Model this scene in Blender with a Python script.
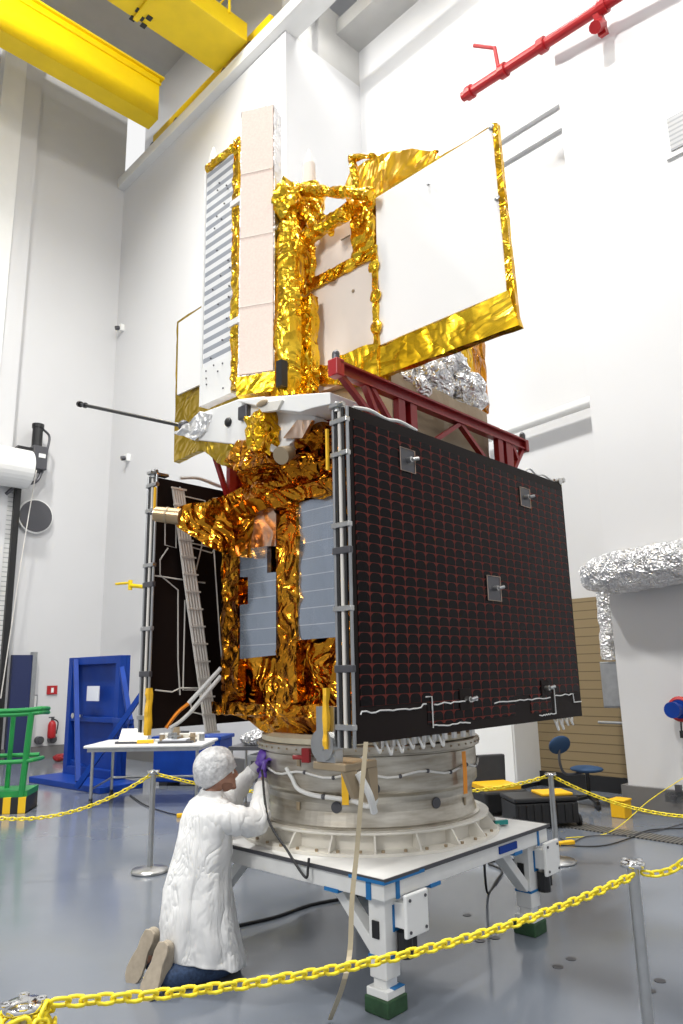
import bpy, bmesh, math, random
from mathutils import Vector, Matrix, noise
from math import sin, cos, pi, radians, sqrt, atan2
for o in list(bpy.data.objects): bpy.data.objects.remove(o)
SC = bpy.context.scene
COL = SC.collection
# ------------------------------------------------------------------ camera
CH, CF, CP, CR = 1.8, 719.5, radians(12.586), radians(-1.2)
cd = bpy.data.cameras.new('camera'); cam = bpy.data.objects.new('camera', cd); COL.objects.link(cam)
cd.sensor_fit = 'VERTICAL'; cd.sensor_height = 36; cd.lens = CF/1024*36; cd.clip_end = 200
cam.matrix_world = Matrix.Translation((0, 0, CH)) @ Matrix.Rotation(pi/2+CP, 4, 'X') @ Matrix.Rotation(CR, 4, 'Z')
SC.camera = cam
# ------------------------------------------------------------------ world + exposure
W = bpy.data.worlds.new('world'); SC.world = W; W.use_nodes = True
wn = W.node_tree; wn.nodes.clear()
wo = wn.nodes.new('ShaderNodeOutputWorld'); wb = wn.nodes.new('ShaderNodeBackground')
wtc = wn.nodes.new('ShaderNodeTexCoord'); wsep = wn.nodes.new('ShaderNodeSeparateXYZ'); wr = wn.nodes.new('ShaderNodeValToRGB')
wn.links.new(wtc.outputs['Generated'], wsep.inputs[0]); wn.links.new(wsep.outputs['Z'], wr.inputs[0])
wr.color_ramp.elements[0].position = 0.0; wr.color_ramp.elements[0].color = (.42, .43, .46, 1)
wr.color_ramp.elements[1].position = 0.6; wr.color_ramp.elements[1].color = (1, 1, 1, 1)
wn.links.new(wr.outputs[0], wb.inputs['Color']); wb.inputs['Strength'].default_value = 0.70
wn.links.new(wb.outputs[0], wo.inputs['Surface'])
vs = SC.view_settings
vs.view_transform = 'Standard'; vs.look = 'None'; vs.gamma = 1; vs.use_curve_mapping = False; vs.exposure = 0.42
SC.cycles.use_denoising = True
SC.cycles.max_bounces = 8
SC.cycles.sample_clamp_indirect = 6
def area(name, loc, target, size, power, col=(1, .985, .95)):
    l = bpy.data.lights.new(name, 'AREA'); l.energy = power; l.size = size; l.color = col; l.shape = 'DISK'
    o = bpy.data.objects.new(name, l); COL.objects.link(o); o.location = loc
    o.rotation_euler = (Vector(target)-Vector(loc)).to_track_quat('-Z', 'Y').to_euler(); return o
area('high_bay_light', (-1.5, 3.0, 16.5), (-.2, 5.5, 0), 1.2, 1150)
area('high_bay_light', (5.0, 0.5, 16.5), (1.0, 6, 0), 1.2, 420)
area('high_bay_light', (-6.5, 9.0, 16.5), (-8, 14, 3), 1.2, 1900)
area('high_bay_light', (.1, 12.4, 16.4), (.1, 13.2, 0), .7, 50)
area('added_radiator_fill', (-5.5, -2.0, 7.5), (-.2, 6.3, 3.6), 2.2, 300)  # added fill from behind the camera to brighten the radiator, no lamp of the hall
area('high_bay_light', (2.0, 9.5, 16.5), (3, 8, 0), 1.2, 200)
# ------------------------------------------------------------------ frames
AS, AR = radians(90-43.12), radians(90-45.76)      # headings of the spacecraft frame and of the building frame
SO = (4.25, 3.72)
def frame(ang, a, b, z=0): return Vector((cos(ang)*a - sin(ang)*b, sin(ang)*a + cos(ang)*b, z))
def Sw(p, q, z=0): return frame(AS, p+SO[0], q+SO[1], z)
def Rw(a, b, z=0): return frame(AR, a, b, z)
MW = cam.matrix_world.to_3x3()
def ray(x, y): return MW @ Vector((x-341.5, -(y-512), -CF))
CO = Vector((0, 0, CH))
def hit(px, n, c):
    r = ray(*px); return CO + r*((c-n.dot(CO))/n.dot(r))
nA, nB = frame(AS, 1, 0), frame(AS, 0, 1); rA, rB = frame(AR, 1, 0), frame(AR, 0, 1); nZ = Vector((0, 0, 1))
def sl(w): return Vector((w.dot(nA)-SO[0], w.dot(nB)-SO[1], w.z))
def hp(px, p): return sl(hit(px, nA, p+SO[0]))
def hq(px, q): return sl(hit(px, nB, q+SO[1]))
def hz(px, z): return hit(px, nZ, z)
def ru(px, a):
    w = hit(px, rA, a); return Vector((w.dot(rA), w.dot(rB), w.z))
def rvv(px, b):
    w = hit(px, rB, b); return Vector((w.dot(rA), w.dot(rB), w.z))
def hy(px, Y): return hit(px, Vector((0, 1, 0)), Y)
# ------------------------------------------------------------------ materials
def mat(name, col, rough=.5, metal=0, nscale=0, namp=0, bump=0, bscale=20, coat=0, spec=None, trans=0, alpha=1, emit=None):
    m = bpy.data.materials.new(name); m.use_nodes = True; nt = m.node_tree; b = nt.nodes['Principled BSDF']
    b.inputs['Base Color'].default_value = (*col, 1); b.inputs['Roughness'].default_value = rough; b.inputs['Metallic'].default_value = metal
    if coat: b.inputs['Coat Weight'].default_value = coat; b.inputs['Coat Roughness'].default_value = .08
    if spec is not None: b.inputs['Specular IOR Level'].default_value = spec
    if trans: b.inputs['Transmission Weight'].default_value = trans
    if alpha < 1: b.inputs['Alpha'].default_value = alpha
    if emit: b.inputs['Emission Color'].default_value = (*emit[0], 1); b.inputs['Emission Strength'].default_value = emit[1]
    tc = nt.nodes.new('ShaderNodeTexCoord')
    if nscale:
        n = nt.nodes.new('ShaderNodeTexNoise'); n.inputs['Scale'].default_value = nscale; n.inputs['Detail'].default_value = 4
        nt.links.new(tc.outputs['Object'], n.inputs['Vector'])
        r = nt.nodes.new('ShaderNodeValToRGB'); lo = [c*(1-namp) for c in col]; hi = [min(1, c*(1+namp)) for c in col]
        r.color_ramp.elements[0].position = .3; r.color_ramp.elements[1].position = .7
        r.color_ramp.elements[0].color = (*lo, 1); r.color_ramp.elements[1].color = (*hi, 1)
        nt.links.new(n.outputs['Fac'], r.inputs[0]); nt.links.new(r.outputs[0], b.inputs['Base Color'])
    if bump:
        n = nt.nodes.new('ShaderNodeTexNoise'); n.inputs['Scale'].default_value = bscale; n.inputs['Detail'].default_value = 5
        nt.links.new(tc.outputs['Object'], n.inputs['Vector'])
        bp = nt.nodes.new('ShaderNodeBump'); bp.inputs['Strength'].default_value = bump; bp.inputs['Distance'].default_value = .02
        nt.links.new(n.outputs['Fac'], bp.inputs['Height']); nt.links.new(bp.outputs[0], b.inputs['Normal'])
    return m
def foil(name, c0, c1, rough=.2, s=6, bump=.8, dist=.03):
    m = bpy.data.materials.new(name); m.use_nodes = True; nt = m.node_tree; b = nt.nodes['Principled BSDF']
    b.inputs['Metallic'].default_value = 1; b.inputs['Roughness'].default_value = rough
    tc = nt.nodes.new('ShaderNodeTexCoord')
    n = nt.nodes.new('ShaderNodeTexNoise'); n.inputs['Scale'].default_value = s*.7; n.inputs['Detail'].default_value = 3
    nt.links.new(tc.outputs['Object'], n.inputs['Vector'])
    r = nt.nodes.new('ShaderNodeValToRGB'); r.color_ramp.elements[0].position = .35; r.color_ramp.elements[1].position = .65
    r.color_ramp.elements[0].color = (*c0, 1); r.color_ramp.elements[1].color = (*c1, 1)
    nt.links.new(n.outputs['Fac'], r.inputs[0]); nt.links.new(r.outputs[0], b.inputs['Base Color'])
    wv = nt.nodes.new('ShaderNodeTexNoise'); wv.inputs['Scale'].default_value = s; wv.inputs['Detail'].default_value = 2; wv.inputs['Distortion'].default_value = 1.2
    nt.links.new(tc.outputs['Object'], wv.inputs['Vector'])
    ab = nt.nodes.new('ShaderNodeMath'); ab.operation = 'SUBTRACT'; ab.inputs[1].default_value = .5; nt.links.new(wv.outputs['Fac'], ab.inputs[0])
    a2 = nt.nodes.new('ShaderNodeMath'); a2.operation = 'ABSOLUTE'; nt.links.new(ab.outputs[0], a2.inputs[0])
    vo = nt.nodes.new('ShaderNodeTexVoronoi'); vo.inputs['Scale'].default_value = s*3; nt.links.new(tc.outputs['Object'], vo.inputs['Vector'])
    ad = nt.nodes.new('ShaderNodeMath'); ad.operation = 'MULTIPLY_ADD'; ad.inputs[1].default_value = .12
    nt.links.new(vo.outputs['Distance'], ad.inputs[0]); nt.links.new(a2.outputs[0], ad.inputs[2])
    bp = nt.nodes.new('ShaderNodeBump'); bp.inputs['Strength'].default_value = bump; bp.inputs['Distance'].default_value = dist*8
    nt.links.new(ad.outputs[0], bp.inputs['Height']); nt.links.new(bp.outputs[0], b.inputs['Normal'])
    return m
def mathn(nt, op, a, b=None, c=None):
    n = nt.nodes.new('ShaderNodeMath'); n.operation = op
    for i, v in enumerate((a, b, c)):
        if v is None: continue
        if isinstance(v, (int, float)): n.inputs[i].default_value = v
        else: nt.links.new(v, n.inputs[i])
    return n.outputs[0]
M = {}
M['wall'] = mat('wall_paint', (.66, .66, .665), .32, nscale=.6, namp=.015, spec=.45)
M['ceiling'] = mat('ceiling_paint', (.52, .515, .50), .7, nscale=1.5, namp=.05)
M['base'] = mat('baseboard_grey', (.16, .155, .15), .5)
M['white'] = mat('white_paint', (.86, .86, .84), .4, nscale=3, namp=.02)
M['whitemetal'] = mat('white_powdercoat', (.80, .80, .78), .35, nscale=8, namp=.04)
M['yellow'] = mat('crane_yellow', (.86, .60, .0), .45, nscale=2, namp=.05)
M['chain'] = mat('chain_yellow', (.92, .74, .03), .4)
M['red'] = mat('oxide_red_paint', (.26, .010, .012), .38, nscale=4, namp=.12)
M['pipered'] = mat('sprinkler_red', (.42, .012, .016), .4)
M['blue'] = mat('blue_paint', (.004, .04, .27), .5, spec=.25, nscale=3, namp=.15)
M['navy'] = mat('navy_paint', (.02, .03, .10), .4)
M['tape'] = mat('blue_tape', (.01, .16, .42), .6)
M['green'] = mat('lift_green', (.015, .26, .06), .4)
M['dgreen'] = mat('dark_green_block', (.025, .075, .03), .6, nscale=20, namp=.3)
M['black'] = mat('black_plastic', (.012, .012, .013), .4)
M['rubber'] = mat('black_rubber', (.02, .02, .022), .6)
M['dark'] = mat('dark_grey_metal', (.09, .09, .10), .4, .4)
M['grey'] = mat('grey_metal', (.36, .37, .38), .35, .6, nscale=10, namp=.1)
M['steel'] = mat('brushed_steel', (.56, .56, .55), .28, 1, nscale=12, namp=.08)
M['chrome'] = mat('chrome', (.75, .75, .75), .1, 1)
M['cream'] = mat('cream_anodised', (.62, .56, .42), .35, .35, nscale=12, namp=.08)
M['ringwhite'] = mat('ivory_paint', (.76, .73, .66), .4, nscale=6, namp=.04)
M['gold'] = foil('gold_foil', (.72, .36, .01), (.98, .64, .05), .22, 3.5, .55, .02)
M['goldflat'] = foil('gold_foil_taut', (.82, .47, .012), (.97, .64, .04), .26, 2.0, .5, .02)
M['amber'] = foil('amber_foil', (.36, .115, .006), (.88, .38, .03), .16, 3.2, .75, .03)
M['dish'] = foil('bronze_gold_foil', (.62, .30, .012), (.85, .50, .03), .3, 2.5, .5, .02)
M['tubetan'] = mat('tube_tan', (.42, .30, .17), .35, .6)
M['olive'] = foil('dull_gold_foil', (.44, .29, .02), (.58, .39, .05), .3, 3, .5, .02)
M['silverfoil'] = foil('silver_foil', (.66, .66, .67), (.88, .88, .89), .33, 9, .9, .02)
M['whitefoil'] = foil('white_silver_foil', (.75, .75, .75), (.9, .9, .9), .45, 6, .5, .02)
M['orange'] = mat('orange_kapton', (.80, .25, .02), .3, .6)
M['rad'] = mat('radiator_white', (.93, .92, .90), .45)
M['radin'] = mat('radiator_cream', (.86, .77, .69), .42)
M['tan'] = mat('tan_blanket', (.36, .28, .18), .45, .2, bump=.4, bscale=5)
M['copperwin'] = foil('copper_tape', (.62, .42, .30), (.72, .55, .44), .28, 2, .25)
M['harness'] = mat('white_harness', (.74, .74, .72), .5)
M['cable'] = mat('grey_cable', (.74, .71, .66), .5)
M['strap'] = mat('beige_strap', (.42, .36, .25), .7)
M['hiviz'] = mat('orange_tape', (.95, .33, .02), .5)
M['ytape'] = mat('yellow_strap', (.92, .52, .02), .45)
M['skin'] = mat('skin', (.40, .20, .13), .5)
M['beard'] = mat('dark_hair', (.025, .018, .015), .7)
M['stubble'] = mat('stubble', (.27, .135, .09), .8)
M['coat'] = mat('cleanroom_coat', (.80, .80, .79), .65, bump=.35, bscale=9)
M['jeans'] = mat('denim', (.028, .055, .12), .75, nscale=60, namp=.35, bump=.3, bscale=14)
M['shoe'] = mat('suede_shoe', (.36, .31, .24), .8, nscale=18, namp=.12)
M['sole'] = mat('shoe_sole', (.40, .34, .26), .8, nscale=30, namp=.1)
M['glove'] = mat('purple_nitrile', (.13, .06, .40), .4)
M['net'] = mat('hair_net', (.86, .87, .88), .5, alpha=.72, nscale=40, namp=.25, bump=1, bscale=30)
M['paper'] = mat('paper', (.78, .80, .86), .6)
M['chairblue'] = mat('chair_blue', (.02, .06, .14), .7)
M['case'] = mat('black_case', (.014, .014, .015), .45, nscale=10, namp=.2)
M['amberbox'] = mat('safety_yellow', (.90, .50, .01), .5)
M['teal'] = mat('teal_plastic', (.02, .30, .28), .4)
def coat_mat():
    m = bpy.data.materials.new('gown_fabric'); m.use_nodes = True; nt = m.node_tree; b = nt.nodes['Principled BSDF']
    b.inputs['Base Color'].default_value = (.84, .84, .83, 1); b.inputs['Roughness'].default_value = .7
    tc = nt.nodes.new('ShaderNodeTexCoord'); mp = nt.nodes.new('ShaderNodeMapping'); mp.inputs['Scale'].default_value = (7, 7, 2.6); mp.inputs['Rotation'].default_value = (.25, .1, 0)
    nt.links.new(tc.outputs['Object'], mp.inputs[0])
    n = nt.nodes.new('ShaderNodeTexNoise'); n.inputs['Scale'].default_value = 1; n.inputs['Detail'].default_value = 3; n.inputs['Distortion'].default_value = .8
    nt.links.new(mp.outputs[0], n.inputs['Vector'])
    r = mathn(nt, 'ABSOLUTE', mathn(nt, 'SUBTRACT', n.outputs['Fac'], .5))
    r = mathn(nt, 'POWER', mathn(nt, 'MULTIPLY', r, 4.0), .6)
    bp = nt.nodes.new('ShaderNodeBump'); bp.inputs['Strength'].default_value = .4; bp.inputs['Distance'].default_value = .035
    nt.links.new(r, bp.inputs['Height']); nt.links.new(bp.outputs[0], b.inputs['Normal'])
    return m
M['coat'] = coat_mat()
# floor: glossy blue-grey epoxy with faint mottling
def floor_mat():
    m = bpy.data.materials.new('epoxy_floor'); m.use_nodes = True; nt = m.node_tree; b = nt.nodes['Principled BSDF']
    tc = nt.nodes.new('ShaderNodeTexCoord')
    n = nt.nodes.new('ShaderNodeTexNoise'); n.inputs['Scale'].default_value = .5; n.inputs['Detail'].default_value = 6; nt.links.new(tc.outputs['Object'], n.inputs['Vector'])
    r = nt.nodes.new('ShaderNodeValToRGB'); r.color_ramp.elements[0].position = .3; r.color_ramp.elements[1].position = .75
    r.color_ramp.elements[0].color = (.150, .168, .200, 1); r.color_ramp.elements[1].color = (.190, .212, .248, 1)
    nt.links.new(n.outputs['Fac'], r.inputs[0]); nt.links.new(r.outputs[0], b.inputs['Base Color'])
    n2 = nt.nodes.new('ShaderNodeTexNoise'); n2.inputs['Scale'].default_value = 2.2; n2.inputs['Detail'].default_value = 3; nt.links.new(tc.outputs['Object'], n2.inputs['Vector'])
    nt.links.new(mathn(nt, 'MULTIPLY_ADD', n2.outputs['Fac'], .12, .08), b.inputs['Roughness'])
    bp = nt.nodes.new('ShaderNodeBump'); bp.inputs['Strength'].default_value = .06; bp.inputs['Distance'].default_value = .02
    nt.links.new(n2.outputs['Fac'], bp.inputs['Height']); nt.links.new(bp.outputs[0], b.inputs['Normal'])
    b.inputs['Specular IOR Level'].default_value = .6
    return m
M['floor'] = floor_mat()
# solar cells: rows of round-shouldered dark cells on an oxide-red substrate (object coords x along, z up)
def cell_mat():
    m = bpy.data.materials.new('solar_cells'); m.use_nodes = True; nt = m.node_tree; b = nt.nodes['Principled BSDF']
    tc = nt.nodes.new('ShaderNodeTexCoord'); sp = nt.nodes.new('ShaderNodeSeparateXYZ'); nt.links.new(tc.outputs['Object'], sp.inputs[0])
    CWd, CHt = .108, .0565
    X = mathn(nt, 'FRACT', mathn(nt, 'DIVIDE', mathn(nt, 'ADD', sp.outputs['X'], 1.296), CWd))
    Z = mathn(nt, 'FRACT', mathn(nt, 'DIVIDE', mathn(nt, 'ADD', sp.outputs['Z'], 10), CHt))
    ax = mathn(nt, 'ABSOLUTE', mathn(nt, 'SUBTRACT', X, .5))       # 0 centre .5 edge
    side = mathn(nt, 'GREATER_THAN', ax, .475)
    low = mathn(nt, 'LESS_THAN', Z, .03)
    # rounded shoulders: superellipse drop towards the sides
    k = mathn(nt, 'POWER', mathn(nt, 'MULTIPLY', ax, 2.0), 4.0)
    top = mathn(nt, 'GREATER_THAN', Z, mathn(nt, 'SUBTRACT', .975, mathn(nt, 'MULTIPLY', k, .55)))
    mask = mathn(nt, 'MINIMUM', mathn(nt, 'ADD', mathn(nt, 'ADD', side, low), top), 1)
    col = nt.nodes.new('ShaderNodeMix'); col.data_type = 'RGBA'
    nt.links.new(mask, col.inputs[0]); col.inputs[6].default_value = (.006, .0038, .0045, 1); col.inputs[7].default_value = (.14, .026, .020, 1)
    nt.links.new(col.outputs[2], b.inputs['Base Color'])
    nt.links.new(mathn(nt, 'MULTIPLY_ADD', mask, .35, .2), b.inputs['Roughness'])
    b.inputs['Specular IOR Level'].default_value = .09
    return m
M['cells'] = cell_mat()
M['substrate'] = mat('dark_substrate', (.014, .009, .008), .5, spec=.12)
def stripes_mat(name, base, dark, freq, duty, rough=.4, metal=0, axis='Z', wob=0):
    m = bpy.data.materials.new(name); m.use_nodes = True; nt = m.node_tree; b = nt.nodes['Principled BSDF']
    tc = nt.nodes.new('ShaderNodeTexCoord'); sp = nt.nodes.new('ShaderNodeSeparateXYZ'); nt.links.new(tc.outputs['Object'], sp.inputs[0])
    f = mathn(nt, 'FRACT', mathn(nt, 'MULTIPLY', mathn(nt, 'ADD', sp.outputs[axis], 10), freq))
    k = mathn(nt, 'LESS_THAN', f, duty)
    col = nt.nodes.new('ShaderNodeMix'); col.data_type = 'RGBA'; nt.links.new(k, col.inputs[0])
    col.inputs[6].default_value = (*base, 1); col.inputs[7].default_value = (*dark, 1)
    nt.links.new(col.outputs[2], b.inputs['Base Color']); b.inputs['Roughness'].default_value = rough; b.inputs['Metallic'].default_value = metal
    return m
M['reflectarray'] = stripes_mat('silver_slats', (.84, .84, .84), (.34, .36, .40), 11.5, .48)
M['mesh_panel'] = mat('pink_mesh_panel', (.86, .70, .61), .5, nscale=60, namp=.06)
M['tandoor'] = stripes_mat('tan_shutter', (.27, .20, .105), (.12, .085, .04), 7.5, .10, .5)
M['blind'] = stripes_mat('white_shutter', (.72, .72, .70), (.36, .37, .37), 9, .18, .45)
M['hazard'] = stripes_mat('hazard_stripes', (.9, .55, .01), (.015, .015, .015), 5, .5, .5, axis='X')
M['grate'] = stripes_mat('drain_grate', (.20, .19, .17), (.03, .03, .03), 22, .5, .5, .3, axis='Y')
M['vent'] = stripes_mat('vent_louvres', (.40, .40, .41), (.26, .27, .28), 14, .4)
M['silverwin'] = None
def silver_window():
    m = bpy.data.materials.new('silver_teflon'); m.use_nodes = True; nt = m.node_tree; b = nt.nodes['Principled BSDF']
    tc = nt.nodes.new('ShaderNodeTexCoord'); sp = nt.nodes.new('ShaderNodeSeparateXYZ'); nt.links.new(tc.outputs['Object'], sp.inputs[0])
    f = mathn(nt, 'FRACT', mathn(nt, 'MULTIPLY', sp.outputs['Z'], 9.0)); k = mathn(nt, 'LESS_THAN', f, .05)
    g = mathn(nt, 'FRACT', mathn(nt, 'MULTIPLY', sp.outputs['Y'], 7.0)); k2 = mathn(nt, 'MULTIPLY', mathn(nt, 'LESS_THAN', g, .02), .2)
    col = nt.nodes.new('ShaderNodeMix'); col.data_type = 'RGBA'; nt.links.new(mathn(nt, 'MAXIMUM', k, k2), col.inputs[0])
    col.inputs[6].default_value = (.40, .46, .55, 1); col.inputs[7].default_value = (.74, .77, .82, 1)
    nt.links.new(col.outputs[2], b.inputs['Base Color']); b.inputs['Metallic'].default_value = .75; b.inputs['Roughness'].default_value = .22
    n = nt.nodes.new('ShaderNodeTexNoise'); n.inputs['Scale'].default_value = 1.8; nt.links.new(tc.outputs['Object'], n.inputs['Vector'])
    bp = nt.nodes.new('ShaderNodeBump'); bp.inputs['Strength'].default_value = .35; bp.inputs['Distance'].default_value = .12
    nt.links.new(n.outputs['Fac'], bp.inputs['Height']); nt.links.new(bp.outputs[0], b.inputs['Normal'])
    return m
M['silverwin'] = silver_window()
def drum_mat():
    m = bpy.data.materials.new('drum_metal'); m.use_nodes = True; nt = m.node_tree; b = nt.nodes['Principled BSDF']
    tc = nt.nodes.new('ShaderNodeTexCoord'); mp = nt.nodes.new('ShaderNodeMapping'); mp.inputs['Scale'].default_value = (1.5, 1.5, 9)
    nt.links.new(tc.outputs['Object'], mp.inputs[0])
    n = nt.nodes.new('ShaderNodeTexNoise'); n.inputs['Scale'].default_value = 2.2; n.inputs['Detail'].default_value = 5; nt.links.new(mp.outputs[0], n.inputs['Vector'])
    r = nt.nodes.new('ShaderNodeValToRGB'); r.color_ramp.elements[0].position = .3; r.color_ramp.elements[1].position = .72
    r.color_ramp.elements[0].color = (.32, .28, .22, 1); r.color_ramp.elements[1].color = (.64, .61, .54, 1)
    nt.links.new(n.outputs['Fac'], r.inputs[0]); nt.links.new(r.outputs[0], b.inputs['Base Color'])
    b.inputs['Metallic'].default_value = .75; b.inputs['Roughness'].default_value = .34
    return m
M['drum'] = drum_mat()
# ------------------------------------------------------------------ mesh builder
class MB:
    def __init__(s, off=(0, 0, 0)): s.v = []; s.f = []; s.mi = []; s.mats = []; s.cur = 0; s.off = Vector(off)
    def m(s, name):
        if name not in s.mats: s.mats.append(name)
        s.cur = s.mats.index(name); return s
    def add(s, vs_, fs):
        n = len(s.v); s.v += [Vector(v) for v in vs_]; s.f += [tuple(i+n for i in f) for f in fs]; s.mi += [s.cur]*len(fs); return s
    def box(s, x0, x1, y0, y1, z0, z1):
        return s.add([(x0,y0,z0),(x1,y0,z0),(x1,y1,z0),(x0,y1,z0),(x0,y0,z1),(x1,y0,z1),(x1,y1,z1),(x0,y1,z1)],
                     [(0,3,2,1),(4,5,6,7),(0,1,5,4),(1,2,6,5),(2,3,7,6),(3,0,4,7)])
    def bar(s, a, b, w, h=None, up=(0, 0, 1)):            # rectangular bar a->b
        a, b = Vector(a), Vector(b); h = h or w; d = (b-a).normalized(); up = Vector(up)
        if abs(d.dot(up)) > .98: up = Vector((1, 0, 0))
        r = d.cross(up).normalized()*(w/2); u = r.cross(d).normalized()*(h/2)
        vs_ = [c+sx*r+sy*u for c in (a, b) for sx, sy in ((-1,-1),(1,-1),(1,1),(-1,1))]
        return s.add(vs_, [(0,3,2,1),(4,5,6,7),(0,1,5,4),(1,2,6,5),(2,3,7,6),(3,0,4,7)])
    def tube(s, pts, r, n=10, caps=True, closed=False):
        pts = [Vector(p) for p in pts]; rs = r if isinstance(r, (list, tuple)) else [r]*len(pts); vs_ = []; N = len(pts)
        prev = None
        for i, p in enumerate(pts):
            if closed: d = pts[(i+1) % N]-pts[i-1]
            else: d = pts[min(i+1, N-1)]-pts[max(i-1, 0)]
            d.normalize()
            if prev is None:
                up = Vector((0, 0, 1)) if abs(d.z) < .9 else Vector((1, 0, 0)); x = d.cross(up).normalized()
            else: x = (prev-d*prev.dot(d)).normalized()
            prev = x; y = d.cross(x)
            vs_ += [p+rs[i]*(cos(2*pi*k/n)*x+sin(2*pi*k/n)*y) for k in range(n)]
        fs = [(i*n+k, i*n+(k+1) % n, (i+1)*n+(k+1) % n, (i+1)*n+k) for i in range(N-1) for k in range(n)]
        if closed: fs += [((N-1)*n+k, (N-1)*n+(k+1) % n, (k+1) % n, k) for k in range(n)]
        elif caps: fs += [tuple(range(n))[::-1], tuple((N-1)*n+k for k in range(n))]
        return s.add(vs_, fs)
    def cyl(s, a, b, r0, r1=None, n=24): return s.tube([a, b], [r0, r0 if r1 is None else r1], n)
    def lathe(s, prof, n=48, c=(0, 0), close=False):        # prof list of (r,z)
        vs_ = [(c[0]+r*cos(2*pi*k/n), c[1]+r*sin(2*pi*k/n), z) for r, z in prof for k in range(n)]; P = len(prof)
        fs = [(i*n+k, i*n+(k+1) % n, (i+1)*n+(k+1) % n, (i+1)*n+k) for i in range(P-1 if not close else P) for k in range(n)] if not close else \
             [(i*n+k, i*n+(k+1) % n, ((i+1) % P)*n+(k+1) % n, ((i+1) % P)*n+k) for i in range(P) for k in range(n)]
        if not close: fs += [tuple(range(n))[::-1], tuple((P-1)*n+k for k in range(n))]
        return s.add(vs_, fs)
    def prism(s, poly, d):                                # poly of 3D points, extruded by vector d
        n = len(poly); a = [Vector(p) for p in poly]; b = [p+Vector(d) for p in a]
        return s.add(a+b, [tuple(range(n)), tuple(range(2*n-1, n-1, -1))]+[(i, i+n, (i+1) % n+n, (i+1) % n) for i in range(n)])
    def ell(s, c, r, n=16, m=10, rot=None):
        vs_ = []; c = Vector(c)
        if not isinstance(r, (tuple, list)): r = (r, r, r)
        for i in range(m+1):
            t = pi*i/m
            for k in range(n):
                v = Vector((r[0]*sin(t)*cos(2*pi*k/n), r[1]*sin(t)*sin(2*pi*k/n), r[2]*cos(t)))
                if rot is not None: v = rot @ v
                vs_.append(c+v)
        return s.add(vs_, [(i*n+k, (i+1)*n+k, (i+1)*n+(k+1) % n, i*n+(k+1) % n) for i in range(m) for k in range(n)])
    def build(s, name, mt=None, parent=None, bevel=0, smooth=False, crumple=None, loc=None, rotz=0, remesh=0, sub=0):
        bm = bmesh.new(); off = s.off
        vv = [bm.verts.new(v+off) for v in s.v]
        for f, i in zip(s.f, s.mi):
            try: fc = bm.faces.new([vv[k] for k in f]); fc.material_index = i
            except ValueError: pass
        if smooth or crumple: bmesh.ops.remove_doubles(bm, verts=bm.verts, dist=1e-5)
        bmesh.ops.recalc_face_normals(bm, faces=bm.faces)
        if crumple:
            L, amp, sc, seed = crumple
            bmesh.ops.triangulate(bm, faces=bm.faces)
            for _ in range(7):
                es = [e for e in bm.edges if e.calc_length() > L]
                if not es: break
                bmesh.ops.subdivide_edges(bm, edges=es, cuts=1); bmesh.ops.triangulate(bm, faces=[f for f in bm.faces if len(f.verts) > 3])
            bm.normal_update(); rnd = Vector((seed*3.1, seed*1.7, -seed))
            nr = {v: v.normal.copy() for v in bm.verts}
            for v in bm.verts:
                a = noise.noise(v.co*sc+rnd); b_ = noise.noise(v.co*sc*2.3+rnd*2); c_ = noise.noise_vector(v.co*sc*1.3+rnd)
                h = (1-2*abs(a)*2)*.6+.5*(1-abs(b_)*4)*.5+.25*noise.noise(v.co*sc*5+rnd)
                v.co += nr[v]*amp*h + c_*amp*.5
        me = bpy.data.meshes.new(name); bm.to_mesh(me); bm.free()
        names = s.mats if s.mats else [mt]
        for q in names: me.materials.append(M[q])
        if smooth:
            for p in me.polygons: p.use_smooth = True
        o = bpy.data.objects.new(name, me); COL.objects.link(o)
        if parent: o.parent = parent
        if loc is not None: o.location = loc
        o.rotation_euler.z = rotz
        if bevel:
            b = o.modifiers.new('bevel', 'BEVEL'); b.width = bevel; b.segments = 2; b.limit_method = 'ANGLE'
        if remesh:
            r = o.modifiers.new('remesh', 'REMESH'); r.mode = 'VOXEL'; r.voxel_size = remesh; r.use_smooth_shade = True
            r2 = o.modifiers.new('smooth', 'SMOOTH'); r2.iterations = 4; r2.factor = .5
        if sub:
            r = o.modifiers.new('sub', 'SUBSURF'); r.levels = sub; r.render_levels = sub
        return o
def tag(o, label=None, cat=None, group=None, kind=None):
    if label: o['label'] = label
    if cat: o['category'] = cat
    if group: o['group'] = group
    if kind: o['kind'] = kind
    return o
def thing(name, label, cat, loc=(0, 0, 0), rotz=0, group=None):
    o = bpy.data.objects.new(name, None); COL.objects.link(o); o.location = loc; o.rotation_euler = (0, 0, rotz); o.empty_display_size = .1
    return tag(o, label, cat, group)
def copy_tree(o, parent=None):
    c = o.copy(); COL.objects.link(c); c.parent = parent
    for ch in list(o.children): copy_tree(ch, c)
    return c
def struct(name, mb, mt=None, **k):
    o = mb.build(name, mt, rotz=AR, **k); o['kind'] = 'structure'; return o
def spline(pts, n=8):                                    # Catmull-Rom through points
    P = [Vector(p) for p in pts]; P = [2*P[0]-P[1]]+P+[2*P[-1]-P[-2]]; out = []
    for i in range(1, len(P)-2):
        for k in range(n):
            t = k/n; a, b, c, d = P[i-1:i+3]
            out.append(.5*((2*b)+(c-a)*t+(2*a-5*b+4*c-d)*t*t+(3*b-a-3*c+d)*t**3))
    out.append(P[-2]); return out
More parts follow.
